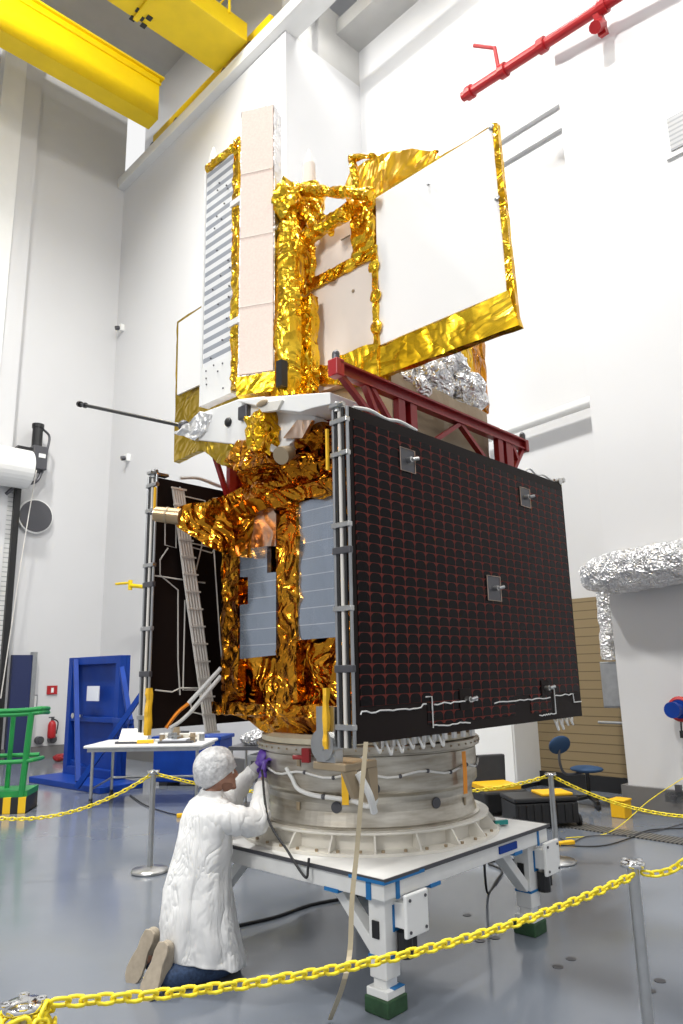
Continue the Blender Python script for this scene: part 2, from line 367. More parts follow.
# ================================================================== SETTING (building frame: x=a, y=b)
struct('floor', MB().box(-16, 14, -12, 17.5, -.2, 0), 'floor')
struct('ceiling', MB().box(-16, 14, -12, 17.8, 19.6, 19.8), 'ceiling')
mb = MB().box(-16, 8.43, 17.45, 17.8, 0, 19.6)
xa = rvv((40, 80), 17.4).x; xb = rvv((22, 80), 17.4).x
struct('wall_left', mb, 'wall')
struct('trim_1', MB().box(xb, xa, 17.2, 17.45, 0, 19.6), 'wall')
struct('trim_2', MB().box(xb-.55, xb, 17.1, 17.45, 0, 19.6), 'white')
# far part of the right wall, ends at the pier (b=10.1)
RT = 15.6
struct('wall_right_far', MB().box(8.43, 10.75, 10.1, 17.8, 0, RT), 'wall')
# wall set back from the pier to the near pilaster, open at the tan shutter
zt = ru((565, 600), 10.7).z
mb = MB(); mb.box(10.75, 11.0, 3.5, 10.1, zt, 19.6)
mb.box(10.75, 11.0, 6.6, 10.1, 0, zt)
struct('wall_right_middle', mb, 'wall')
struct('wall_right_near', MB().box(9.42, 11.2, -12, 4.5, 0, 19.6), 'wall')
struct('wall_right_upper', MB().box(9.2, 9.4, 10.1, 17.8, RT, 19.6), 'wall')
# crane rail beam running along the right wall
rz = 15.25
mb = MB(); mb.box(8.22, 8.75, 4.6, 17.44, 15.6, 15.9)
struct('trim_3', mb, 'white')
mb = MB(); mb.box(8.76, 10.75, 10.1, 10.6, RT, 17.2); mb.box(10.0, 10.75, 4.6, 10.1, 16.6, 17.0); struct('trim_4', mb, 'ceiling')
struct('baseboard_left', MB().box(-16, 8.4, 17.36, 17.45, 0, .28), 'base')
struct('baseboard_far', MB().box(8.34, 8.43, 10.1, 17.36, 0, .28), 'base')
mb = MB(); mb.box(9.34, 9.42, -12, 4.5, 0, .32); mb.box(9.38, 10.74, 4.5, 4.58, 0, .32); struct('baseboard_right', mb, 'base')
# ledges across the recess
c1 = ru((515, 138), 10.7); c0 = ru((470, 164), 10.7)
# tan roller shutter in the recess
t = thing('door_1', None, None, Rw(10.62, 5.5, 0), AR); t['kind'] = 'structure'
MB().box(.02, .08, -1.02, 1.1, 0, zt).build('shutter_curtain', 'tandoor', t)
MB().box(-.03, .02, -1.02, 1.1, 0, .22).build('bottom_rail', 'black', t)
MB().box(-.03, .1, 1.1, 1.16, 0, zt).build('guide_rail', 'grey', t)
MB().box(-.03, .1, -1.0, -.94, 0, zt).build('guide_rail', 'grey', t)
# drain grate
g0, g1 = hz((560, 822), 0), hz((683, 842), 0)
mb = MB().box(8.02, 8.3, -1, 6.5, .0, .012); struct('trim_5', mb, 'grate')
# left white roller shutter on the left wall
cL = rvv((18, 490), 17.4); cL2 = rvv((3, 690), 17.4)
t = thing('door_2', None, None, Rw(cL.x-2.5, 17.35, 0), AR); t['kind'] = 'structure'
MB().box(-2.5, 2.38, -.08, 0, 0, 6.3).build('shutter_curtain', 'blind', t)
MB().box(2.36, 2.5, -.18, .05, 0, 6.3).build('guide_rail', 'black', t)
z0, z1 = rvv((15, 487), 17.0).z, rvv((15, 455), 17.0).z
mb = MB(); n = 24
mb.tube([(-2.5, -.5, 6.62), (2.5, -.5, 6.62)], .46, 32); mb.build('roller_hood', 'white', t, smooth=False)
# navy doorway further along the left wall
d0, d1 = rvv((8, 700), 17.4), rvv((19, 700), 17.4)
t = thing('door_3', None, None, Rw((d0.x+d1.x)/2+.1, 17.3, 0), AR); t['kind'] = 'structure'
hw = (d1.x-d0.x)/2+.1
MB().box(-hw, hw, .0, .13, 0, 2.35).build('door_leaf', 'navy', t)
MB().box(hw, hw+.1, -.03, .14, 0, 2.42).build('door_frame', 'grey', t)
MB().bar((hw*.55, -.05, 1.15), (hw*.8, -.05, 1.15), .04).build('door_handle', 'steel', t)
# faint panel joints on near wall
# ================================================================== CRANE
zb = 16.0
t = thing('bridge_crane', 'yellow overhead bridge crane, two girders riding a rail under the ceiling', 'crane', Rw(7.6, 13.4, zb), AR)
def girder(b0, b1, h, far, far0=-14):
    mb = MB(); mb.box(far0, far, b0-13.4, b1-13.4, 0, h); mb.box(far0, far+.1, b0-13.4-.08, b1-13.4+.08, h, h+.06)
    mb.box(far0, far+.02, b0-13.4-.06, b0-13.4, h*.82, h*.87); return mb
ga, gb = hit((149, 130), nZ, zb).dot(rB), hit((161, 121), nZ, zb).dot(rB)
girder(min(ga, gb), max(ga, gb), 1.25, .35).build('girder', 'yellow', t, bevel=.01)
gc, gd = hit((217, 73), nZ, zb).dot(rB), hit((248, 42), nZ, zb).dot(rB)
gm = MB(); gm.box(-14, hit((217, 73), nZ, zb).dot(rA)-7.6, gd-13.4, gc-13.4, 0, .5)
for k in (-1.6, -4.2): gm.box(k, k+.12, gd-13.4, gc-13.4, -.06, 0)
gm.build('girder', 'yellow', t, bevel=.01)
mb = MB(); mb.box(.8, 1.1, gd-13.4-.6, gb-13.4+1.1, .05, .45)
mb.build('end_truck', 'yellow', t, bevel=.02)
for bb in (gd-13.4+.1, gc-13.4-.1, gb-13.4-.2, ga-13.4+.5):
    MB().cyl((.72, bb, -.0), (.82, bb, -.0), .13, n=20).build('wheel', 'dark', t, smooth=False)
mb = MB(); yb = gd-13.4-.02
for zz in (.95, 1.45): mb.tube([(-3, yb, zz), (.1, yb, zz), (.1, yb+1.2, zz)], .03, 6)
for xx in (-3, -1.5, .1): mb.tube([(xx, yb, .4), (xx, yb, 1.45)], .03, 6)
mb.build('handrail', 'yellow', t)
w = hz((141, 18), zb); mb = MB(); cx, cy = w.dot(rA)-7.6, w.dot(rB)-13.4
for i in (-1, 0, 1):
    for j in (-1, 0, 1):
        if (i+j) % 2 == 0: mb.box(cx+i*.13-.06, cx+i*.13+.06, cy+j*.13-.06, cy+j*.13+.06, -.02, -.003)
mb.build('target_marker', 'black', t)
# ================================================================== WALL FITTINGS
# red sprinkler pipe on the right wall
pa, pb = ru((463, 97), 9.25), ru((600, 8), 9.1)
dpipe = (pb-pa); pc = pb+dpipe*.8
t = thing('sprinkler_pipe', 'red sprinkler pipe running up across the top of the white wall', 'pipe', Rw(*pb), AR)
o = MB(); o.tube([pa-pb, pc-pb], .085, 14); o.build('pipe', 'pipered', t, smooth=False)
for k in (.06, .33, .62, 1.02):
    c = pa+dpipe*k-pb; d = dpipe.normalized()
    MB().cyl(c-d*.06, c+d*.06, .12, n=14).build('coupling', 'pipered', t)
c = pa+dpipe*.98-pb; MB().bar(c, c+Vector((.15, 0, -.35)), .12).cyl(c+Vector((.1, 0, -.2)), c+Vector((-.15, 0, -.42)), .09, n=10).build('valve', 'pipered', t)
c = pa+dpipe*.3-pb; mb = MB(); mb.tube([c, c+Vector((0, .05, .55)), c+Vector((0, .45, .9))], .035, 8); mb.build('branch_pipe', 'pipered', t)
c = pa+dpipe*.6-pb
# grey pipe across the recess wall
pa, pb = ru((478, 441), 10.5), ru((592, 401), 10.5)
o = MB(); o.tube([pa-pb, Vector((0, 0, 0))], .09, 16); o = o.build('wall_pipe', 'grey', loc=Rw(*pb), rotz=AR, smooth=False)
tag(o, 'pale grey pipe running across the white wall beside the red truss end', 'pipe'); o.data.materials[0] = M['white']
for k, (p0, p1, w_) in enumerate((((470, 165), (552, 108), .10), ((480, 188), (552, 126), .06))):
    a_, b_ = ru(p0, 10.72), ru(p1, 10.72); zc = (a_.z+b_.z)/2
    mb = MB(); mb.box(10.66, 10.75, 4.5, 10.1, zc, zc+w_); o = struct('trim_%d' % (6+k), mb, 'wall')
# wall vent
a_, b_ = ru((663, 118), 9.4), ru((668, 160), 9.4)
vx = ru((661, 117), 9.4).y
t = thing('wall_vent', 'square louvred return vent high on the near white wall', 'vent', Rw(9.42, vx, a_.z-.45), AR)
zz = ru((670, 159), 9.4).z-a_.z
MB().box(-.04, 0, -1.3, 0, zz*1.0+.45, .45).build('frame', 'white', t)
MB().box(-.06, -.02, -1.22, -.08, zz+.45+.08, .37).build('louvres', 'vent', t)
# silver wrapped duct
p1 = ru((593, 577), 9.12); p2 = ru((683, 561), 9.1); p3 = p1+(p2-p1)*2.2
t = thing('air_duct', 'crumpled silver foil-wrapped air duct turning down beside the tan shutter', 'duct', Rw(*p1), AR)
mb = MB(); rr = .27; pts = [Vector((0, 0.10, 0)), Vector((0, -.06, .02))]+[(p3-p1)*k/10 for k in range(1, 11)]
mb.tube(pts, [.17, .22]+[rr]*10, 18)
mb.build('horizontal_run', 'silverfoil', t, crumple=(.09, .022, 5, 3))
p4 = ru((603, 592), 9.9); p5 = ru((608, 652), 9.9)
MB().tube([p4-p1+Vector((-.05, 0, .15)), p4-p1, p5-p1+Vector((0, 0, -.1))], .1, 14).build('drop_run', 'silverfoil', t, crumple=(.07, .014, 7, 5))
a_, b_ = ru((596, 662), 10.0), ru((613, 708), 10.0)
t = thing('metal_junction_box', 'grey metal box with a latch under the silver duct', 'box', Rw(10.0, a_.y-.3, b_.z), AR)
mb = MB().box(0, .35, -.25, .25, 0, a_.z-b_.z); mb.build('body', 'grey', t, bevel=.01)
MB().box(-.02, 0, -.23, .23, .03, a_.z-b_.z-.03).build('cover', 'steel', t)
MB().bar((-.04, -.2, .62), (-.04, .1, .62), .02).build('latch', 'grey', t)
mb = MB(); mb.box(.05, .12, -.2, .0, -.45, 0); mb.tube([(0, -.25, -.2), (0, .35, -.2)], .02, 8); mb.build('bracket', 'grey', t)
# cable reel on near wall
c = ru((681, 709), 9.3)
t = thing('cable_reel', 'round blue cable reel with red rim hanging on the near white wall', 'cable reel', Rw(*c), AR)
MB().tube([(-.02, .14*cos(k*pi/12), .14*sin(k*pi/12)) for k in range(24)], .04, 8, closed=True).build('rim', 'pipered', t)
MB().cyl((-.06, 0, 0), (.08, 0, 0), .13).cyl((-.2, 0, 0), (-.06, 0, 0), .08).cyl((-.28, 0, 0), (-.2, 0, 0), .11).build('drum', 'blue', t)
MB().tube([(0, .02, -.12), (0, .03, -.3)], .012, 6).box(-.02, .02, .01, .05, -.4, -.3).build('plug', 'rubber', t)
MB().box(.08, .12, -.06, .06, -.1, .1).build('wall_plate', 'dark', t); t.scale = (1, .85, .85)
# metal outlet bracket low on near wall
c = ru((675, 797), 9.36)
t = thing('outlet_bracket', 'grey metal outlet strip low on the near white wall', 'outlet', Rw(*c), AR)
MB().box(-.02, .06, -1.2, .12, -.07, .07).build('channel', 'grey', t, bevel=.008)
MB().box(-.05, .0, -.1, -.03, .07, .15).build('socket', 'dark', t)
MB().cyl((-.07, 0, 0), (0, 0, 0), .03, n=12).build('knob', 'dark', t)
# white cabinet-like wall section left of the tan shutter (stands on floor)
a_, b_ = ru((535, 760), 9.2), ru((486, 760), 9.2)
t = thing('white_locker', 'tall white locker standing between the drum and the tan shutter', 'cabinet', Rw(10.3, 7.0, 0), AR)
zt2 = 2.1
MB().box(-.35, .35, -.5, 1.2, .06, zt2).build('body', 'white', t, bevel=.01)
MB().box(-.38, -.35, -.48, .3, .1, zt2-.04).build('door', 'white', t, bevel=.005)
MB().box(-.42, -.38, .85, 1.0, 1.05, 1.2).build('switch_plate', 'dark', t)
MB().box(-.33, .33, -.45, 1.15, 0, .06).build('plinth', 'dark', t)
# left wall: round speaker, motor, cameras, arm
c = rvv((36, 516), 17.3)
t = thing('round_speaker', 'round dark grey speaker on the white wall beside the roller shutter', 'speaker', Rw(c.x, 17.44, c.z), AR)
MB().cyl((0, 0, 0), (0, -.12, 0), .42, n=40).build('rim', 'white', t)
MB().cyl((0, -.12, 0), (0, -.15, 0), .385, n=40).build('grille', 'dark', t)
c = rvv((37, 458), 17.1)
t = thing('shutter_motor', 'dark grey roller shutter motor box high beside the shutter hood', 'motor', Rw(c.x, 17.1, c.z), AR)
MB().box(-.15, .2, -.15, .3, -.3, .28).build('gearbox', 'dark', t, bevel=.02)
MB().cyl((-.03, 0, .28), (-.03, 0, .75), .12, n=16).cyl((-.03, 0, .75), (-.03, 0, .85), .14, n=16).build('motor', 'black', t)
MB().box(-.5, -.15, -.1, .1, -.1, .2).build('mounting_plate', 'black', t)
MB().box(-.02, .14, -.17, -.15, -.02, .08).build('label_plate', 'white', t)
MB().tube(spline([(.05, 0, .78), (.26, 0, .6), (.22, 0, .2)], 6), .03, 8).build('conduit', 'dark', t); mb = MB(); mb.tube(spline([(.15, 0, -.3), (.0, 0, -.6), (-.4, 0, -.75), (-.65, 0, -1.0)], 6), .04, 8); mb.build('conduit', 'dark', t)
mb = MB(); mb.tube(spline([(c.x-.05, 16.95, c.z-.35), (c.x-.25, 16.9, c.z-2.5), (c.x-.45, 16.95, 1.4)], 10), .012, 6)
o = struct('pull_chain', mb, 'cable'); del o['kind']; tag(o, 'thin hanging pull cord below the shutter motor', 'cord')
for px, aa, lab in (((120, 328), 8.35, 'small wall camera high on the white wall left of the striped antenna'), ((126, 458), 8.35, 'small round wall camera below the black boom')):
    c = ru(px, aa); t = thing('wall_camera', lab, 'camera', Rw(*c), AR, 'small wall cameras')
    MB().box(-.02, .08, -.08, .08, -.08, .1).build('bracket', 'white', t)
    MB().cyl((-.02, 0, 0), (-.12, .03, -.03), .06, n=14).build('lens_housing', 'dark', t)
c = ru((145, 587), 7.9)
t = thing('pipe_arm', 'thin yellow swing arm on the wall left of the rear solar array', 'arm', Rw(*c), AR)
c2 = ru((116, 584), 7.7)-c
MB().tube([(0.2, -.5, 0), (0, 0, 0), c2*.5], .045, 8).build('arm', 'yellow', t)
MB().tube([c2*.5+Vector((0, 0, -.1)), c2*.5+Vector((0, 0, .12))], .05, 8).tube([c2*.5+Vector((0, 0, .06)), c2], .03, 8).build('joint', 'yellow', t)
# sign, notice, fire extinguisher
c = rvv((29, 702), 17.4)
t = thing('notice_frame', 'small grey framed notice on the white wall beside the navy door', 'sign', Rw(c.x, 17.43, c.z), AR)
MB().box(-.2, .2, -.02, .02, -.16, .16).build('frame', 'grey', t); MB().box(-.17, .17, -.03, -.02, -.13, .13).build('sheet', 'white', t)
c = rvv((52.5, 690), 17.4)
t = thing('fire_extinguisher_sign', 'small red sign on the white wall above the fire extinguisher', 'sign', Rw(c.x, 17.43, c.z), AR)
MB().box(-.12, .12, -.02, .01, -.1, .1).build('plate', 'pipered', t); MB().box(-.03, .03, -.03, -.02, -.06, .05).build('symbol', 'white', t)
c = rvv((51.5, 729), 17.3)
t = thing('fire_extinguisher', 'red fire extinguisher hanging on the far white wall', 'fire extinguisher', Rw(c.x, 17.28, c.z-.2), AR)
MB().lathe([(.0, -.02), (.10, 0), (.11, .05), (.11, .34), (.08, .42), (.04, .46)], 20).build('cylinder', 'pipered', t, smooth=True)
MB().box(-.03, .03, -.03, .03, .46, .53).box(-.1, .05, -.015, .015, .53, .56).build('valve_head', 'dark', t)
MB().tube(spline([(.03, 0, .5), (.16, 0, .4), (.13, 0, .1)], 6), .018, 8).build('hose', 'rubber', t); t.scale = (.85, .85, .85)
for px in ((42, 737), (55, 735)):
    c = rvv((px[0], px[1]+2), 17.2)
    o = MB().cyl((0, .06, 0), (0, -.08, 0), .09, n=20).cyl((0, -.08, 0), (0, -.11, 0), .05, n=16).build('wall_outlet_cap', 'dark', loc=Rw(c.x, 17.37, .42), rotz=AR)
    tag(o, 'round grey pipe cap low on the far wall, %s of the pair' % ('left' if px[0] < 50 else 'right'), 'pipe cap', 'pipe caps on the far wall')
# ================================================================== BLUE STEEL STAND AND TANK
c = hz((70, 779), 0)
bl = hz((68, 778), 0); br = hz((121, 786), 0)
dx = (br-bl); wid = dx.length; ang = atan2(dx.y, dx.x)
hB = hy((74, 658), bl.y).z
t = thing('blue_lifting_stand', 'tall blue steel frame stand with diagonal braces and a paper sheet', 'stand', bl, ang)
wtop = wid*.90
MB().box(0, wid, 0, .08, .1, hB).build('back_panel', 'blue', t)
mb = MB(); mb.box(0, .14, -.12, .0, .1, hB); mb.box(wid-.14, wid, -.12, 0, .1, hB); mb.box(.14, wid-.14, -.12, 0, hB-.14, hB); mb.box(.14, wid-.14, -.1, 0, hB*.47, hB*.47+.09); mb.box(.14, wid-.14, -.12, 0, .1, .24)
mb.build('frame', 'blue', t, bevel=.008)
MB().box(-.1, wid+.5, -.7, .1, 0, .1).build('base', 'blue', t, bevel=.01)
MB().bar((.28, -.14, hB-.05), (wid*.75, -.55, .1), .08).build('brace', 'blue', t)
MB().bar((wid-.08, -.06, hB-.15), (wid+.75, -.3, hB*.38), .08).build('brace', 'blue', t)
MB().bar((wid+.95, -.3, hB*.7), (wid+.15, -.9, .1), .08).build('brace', 'blue', t)
MB().bar((wid, -.2, hB*.5), (wid+.7, -.3, hB*.5), .07).build('brace', 'blue', t)
MB().bar((.14, -.02, hB*.0+.3), (wid*.55, -.02, .14), .08).build('brace', 'blue', t)
MB().box(wid*.42, wid*.65, -.14, -.125, hB*.64, hB*.76).build('paper_sheet', 'paper', t)
MB().cyl((wid*.24, -.14, hB*.52), (wid*.24, -.22, hB*.52), .05, n=12).box(wid*.24, wid*.38, -.2, -.16, hB*.51, hB*.53).build('handle', 'steel', t)
b0 = hz((152, 786), 0); 
t = thing('blue_tank', 'low blue steel bin standing behind the long work table', 'bin', b0, ang*.3)
MB().box(0, 1.2, 0, .6, .06, .74).build('body', 'blue', t, bevel=.02)
MB().box(-.03, 1.23, -.03, .63, .74, .8).build('rim', 'blue', t, bevel=.01)
MB().box(.1, .25, .05, .55, 0, .06).build('skid', 'dark', t); MB().box(.95, 1.1, .05, .55, 0, .06).build('skid', 'dark', t)
# red item on floor by the wall
c = hz((64, 760), 0)
o = MB().ell((0, 0, .12), (.22, .15, .12)).ell((.12, 0, .2), (.1, .1, .07)).build('red_bag', 'red', loc=c+Vector((0, -.3, 0)), crumple=(.06, .02, 6, 2)); o.scale = (.65, .65, .65); tag(o, 'small dark red bag on the floor beside the blue stand', 'bag')
# ================================================================== GREEN LIFT BASKET
c = hz((27, 812), 0)
lz = hy((27, 812), c.y-.2).z
t = thing('personnel_lift', 'green lift basket with rails and hazard stripes at the left edge', 'lift', c+Vector((0, 0, 0)), radians(8))
k = (c-CO).length/CF
hh = lambda y: hy((27, y), c.y).z
MB().box(-1.15, 0, -.1, .5, hh(812), hh(796)).build('toe_board', 'hazard', t)
MB().box(-1.15, 0, -.06, .52, hh(796), hh(790)).box(-1.15, .02, -.12, .5, hh(815), hh(812)).build('platform', 'green', t)
mb = MB()
for zy, ext in ((710, .1), (714, .1), (761, .06)):
    mb.tube(spline([(-1.15, -.05, hh(zy)), (-.2, -.05, hh(zy)), (ext, -.02, hh(zy)+.02), (ext, .4, hh(zy))], 4), .03, 8)
for zy in (758,): mb.tube([(-1.15, .45, hh(zy)), (0, .45, hh(zy))], .03, 8)
mb.tube([(-.08, -.05, hh(796)), (-.02, -.05, hh(712))], .045, 8); mb.tube([(-.38, .3, hh(796)), (-.36, .3, hh(712))], .035, 8)
mb.tube([(-.7, -.05, hh(796)), (-.66, -.05, hh(712))], .035, 8)
mb.build('guard_rail', 'green', t)
MB().box(-.9, -.2, .0, .4, 0, hh(812)-.03).build('base', 'dark', t)
MB().box(-.75, -.6, .1, .4, .12, hh(750)).build('control_column', 'navy', t)
# ================================================================== WORK TABLE (long, left rear)
tl = hz((88, 808), 0); tr = hz((215, 790), 0)
p_l = hz((83, 746), .85); p_r = hz((203, 744), .85)
d = p_r-p_l; ang = atan2(d.y, d.x); Lt = d.length
t = thing('work_table', 'long white-topped rolling work table behind the kneeling person', 'table', Vector((p_l.x, p_l.y, 0)), ang)
MB().box(0, Lt, 0, 1.0, .81, .85).build('tabletop', 'whitemetal', t, bevel=.015)
MB().box(.05, Lt-.05, .03, .97, .76, .81).build('apron', 'grey', t)
for x_ in (.12, Lt-.1):
    for y_ in (.08, .9):
        l = MB().tube([(x_, y_, .12), (x_, y_, .8)], .022, 10).build('leg', 'steel', t)
        MB().cyl((x_-.015, y_, .05), (x_+.015, y_, .05), .05, n=16).box(x_-.02, x_+.02, y_-.02, y_+.02, .06, .13).build('caster', 'rubber', l)
MB().tube([(.12, .9, .3), (Lt-.1, .9, .3)], .018, 8).tube([(.12, .08, .25), (.12, .9, .3)], .015, 8).tube([(Lt-.1, .08, .25), (Lt-.1, .9, .3)], .015, 8).build('stretcher', 'steel', t)
tm = Matrix.Translation(Vector((p_l.x, p_l.y, .85))) @ Matrix.Rotation(ang, 4, 'Z')
def ontab(x, y): return tm @ Vector((x, y, 0))
x_ = thing('open_binder', 'open pale binder propped on the left end of the work table', 'binder', ontab(.42, .25), ang)
MB().prism([(0, 0, .03), (.42, 0, .03), (.42, .15, .2), (0, .15, .2)], (0, .015, 0)).build('pages', 'ringwhite', x_)
MB().box(-.03, .46, -.05, .3, 0, .03).build('cover', 'dark', x_)
x_ = thing('metal_fixture', 'cluster of grey metal fittings standing on the work table', 'fixture', ontab(1.35, .35), ang)
random.seed(4)
for k in range(7):
    a, b = random.uniform(-.2, .25), random.uniform(-.1, .2); h = random.uniform(.08, .24)
    MB().cyl((a, b, 0), (a, b, h), random.uniform(.025, .05), n=12).cyl((a, b, h*.6), (a, b, h*.7), .06, n=12).build('fitting', random.choice(['grey', 'steel', 'tan', 'cream']), x_)
x_ = thing('yellow_tool', 'small orange-yellow tool lying on the work table', 'tool', ontab(Lt-.9, .2), ang)
MB().bar((-.12, 0, .03), (.12, .03, .03), .05).build('handle', 'ytape', x_, bevel=.01); MB().tube([(.12, .03, .03), (.2, .04, .03)], .015, 8).build('tip', 'steel', x_)
x_ = thing('tool_tray', 'shallow dark tray with white papers on the work table', 'tray', ontab(Lt-.45, .3), ang)
MB().box(-.25, .25, -.15, .15, 0, .03).build('tray', 'dark', x_); MB().box(-.2, .15, -.1, .12, .031, .05).build('papers', 'paper', x_)
x_ = thing('tool_box', 'small beige instrument box on the work table under the array', 'box', ontab(Lt-.5, .75), ang)
MB().box(-.3, .3, -.12, .12, 0, .1).build('body', 'ringwhite', x_, bevel=.01); MB().box(-.1, .1, -.02, .02, .1, .13).build('handle', 'dark', x_)
for k, (xx, lab) in enumerate(((1.0, 'small tan jar on the work table left of the fittings'), (1.6, 'small grey jar on the work table right of the fittings'))):
    j = thing('jar', lab, 'jar', ontab(xx, .5), 0); MB().cyl((0, 0, 0), (0, 0, .1), .04, n=14).build('body', 'tan' if k == 0 else 'grey', j); MB().cyl((0, 0, .1), (0, 0, .12), .042, n=14).build('lid', 'white', j)
# pair of work supports for the second (dark) cart behind the person
c = hz((217, 742), .98)
cart = thing('equipment_cart', 'dark wire equipment cart behind the person beside the drum', 'cart', Vector((-1.35, 8.6, 0)), radians(-12))
for zz in (.28, .62, .96): MB().box(0, .95, 0, .55, zz, zz+.04).build('shelf', 'dark', cart)
for a in (.03, .92):
    for b in (.03, .52): MB().tube([(a, b, 0.04), (a, b, 1.0)], .016, 8).build('leg', 'steel', cart)
x_ = thing('electronics_box', 'grey electronics rack box on the middle shelf of the dark cart', 'box', Matrix.Translation((-1.35, 8.6, .66)) @ Matrix.Rotation(radians(-12), 4, 'Z') @ Vector((.2, .08, 0)), radians(-12))
MB().box(0, .6, 0, .4, 0, .24).build('housing', 'grey', x_, bevel=.01); MB().box(.05, .25, -.015, 0, .05, .18).build('front_panel', 'dark', x_)
x_ = thing('foil_bundle', 'crumpled pale foil bundle lying on top of the dark cart', 'bundle', Matrix.Translation((-1.35, 8.6, 1.0)) @ Matrix.Rotation(radians(-12), 4, 'Z') @ Vector((.35, .25, 0)), 0)
MB().ell((0, 0, .07), (.28, .18, .1)).build('wrap', 'silverfoil', x_, crumple=(.05, .02, 8, 4))
# ================================================================== FLOOR ITEMS RIGHT REAR
cpos = Vector((3.22, 10.2, 0))
t = thing('office_chair', 'blue swivel work chair standing before the tan shutter', 'chair', cpos, radians(200))
MB().ell((0, 0, .47), (.23, .21, .045), 24, 8).build('seat', 'chairblue', t, smooth=True)
MB().ell((0, 0, 0), (.17, .04, .13), 20, 10, Matrix.Rotation(radians(-22), 3, 'X')).build('backrest', 'chairblue', t, smooth=True).location = (.40, .0, .80)
t.children[-1].rotation_euler = (0, 0, radians(90))
MB().tube(spline([(.05, 0, .43), (.34, 0, .43), (.42, 0, .58), (.41, 0, .75)], 5), .018, 8).build('back_support', 'dark', t)
MB().cyl((0, 0, .12), (0, 0, .44), .028, n=14).build('column', 'black', t)
for k in range(5):
    a = k*2*pi/5; l = MB().bar((0, 0, .12), (.31*cos(a), .31*sin(a), .09), .045, .035).build('base_arm', 'black', t)
    MB().cyl((.3*cos(a)-.02, .3*sin(a), .035), (.3*cos(a)+.02, .3*sin(a), .035), .035, n=12).build('caster', 'black', l)
t = thing('equipment_case', 'open black hard case with raised lid beside the drum', 'case', Vector((2.08, 9.95, 0)), radians(15))
MB().box(-.45, .15, -.3, .3, .05, .30).build('lower_shell', 'case', t, bevel=.03)
MB().prism([(-.45, .3, .30), (.15, .3, .30), (.22, .42, .66), (-.38, .42, .66)], (0, .1, 0)).build('lid', 'case', t, bevel=.02)
MB().box(-.4, .1, -.2, .28, .30, .35).build('yellow_insert', 'amberbox', t)
MB().box(-.1, .0, -.33, -.3, .18, .25).build('latch', 'dark', t)
t = thing('equipment_case', 'closed black ribbed case with a yellow strip lid behind the chain post', 'case', Vector((2.27, 9.1, 0)), radians(8))
mb = MB(); mb.box(-.38, .38, -.24, .24, .05, .28)
for k in range(8): mb.box(-.35+k*.093, -.32+k*.093, -.26, -.24, .07, .27)
mb.build('lower_shell', 'case', t, bevel=.015)
MB().box(-.39, .39, -.25, .25, .29, .34).build('lid', 'case', t, bevel=.015)
MB().box(-.02, .36, -.17, .17, .34, .37).build('yellow_pad', 'amberbox', t, bevel=.008)
MB().cyl((.39, -.17, .07), (.42, -.17, .07), .065, n=16).build('wheel', 'black', t); MB().cyl((-.42, -.17, .07), (-.39, -.17, .07), .065, n=16).build('wheel', 'black', t)
c = hz((622, 817), 0)
t = thing('yellow_floor_box', 'small bright yellow box on the floor beside the near wall corner', 'box', c, AR)
MB().box(-.10, .10, -.09, .09, 0, .19).build('body', 'amberbox', t, bevel=.01); MB().box(-.11, .11, -.10, .10, .19, .215).build('lid', 'amberbox', t, bevel=.01)
# ================================================================== STANCHIONS AND CHAINS
def stanchion(x, y, lab):
    t = thing('stanchion', lab, 'barrier post', (x, y, 0), 0, 'chrome barrier posts')
    MB().lathe([(0.01, 0), (.17, 0), (.175, .012), (.165, .03), (.06, .045), (.03, .05)], 40).build('base', 'steel', t, smooth=True)
    MB().cyl((0, 0, .045), (0, 0, .89), .026, n=24).build('pole', 'steel', t)
    mb = MB(); mb.lathe([(.01, .885), (.052, .885), (.056, .895), (.05, .907), (.02, .914), (.005, .914)], 28)
    cp = mb.build('cap', 'chrome', t, smooth=True)
    for k in range(4):
        mb = MB(); a = k*pi/2+.4; ca, sa = cos(a), sin(a)
        mb.tube([((.046+.012*cos(q))*ca-.012*sin(q)*sa, (.046+.012*cos(q))*sa+.012*sin(q)*ca, .909) for q in [i*pi/4 for i in range(8)]], .004, 6, closed=True)
        mb.build('chain_ring', 'chrome', cp)
    if abs(x-1.98) < .01: t.scale.z = .885
    return t
stanchion(-1.88, 7.36, 'chrome barrier post standing behind the kneeling person')
stanchion(1.98, 7.4, 'chrome barrier post behind the right end of the white frame')
stanchion(1.33, 3.66, 'chrome barrier post at the right front, nearest the lower right corner')
stanchion(-.93, 2.29, 'chrome barrier post at the lower left corner with chain wound around it')
def link(mb, c, d, n, L=.054, Wd=.030, r=.0062):
    d = d.normalized(); s = d.cross(n).normalized(); pts = []
    for k in range(12):
        a = 2*pi*k/12; x = cos(a)*Wd/2; y = sin(a)*Wd/2+(L/2-Wd/2)*(1 if sin(a) > 0.01 else -1 if sin(a) < -.01 else 0)
        pts.append(c+s*x+d*y)
    mb.tube(pts, r, 6, closed=True)
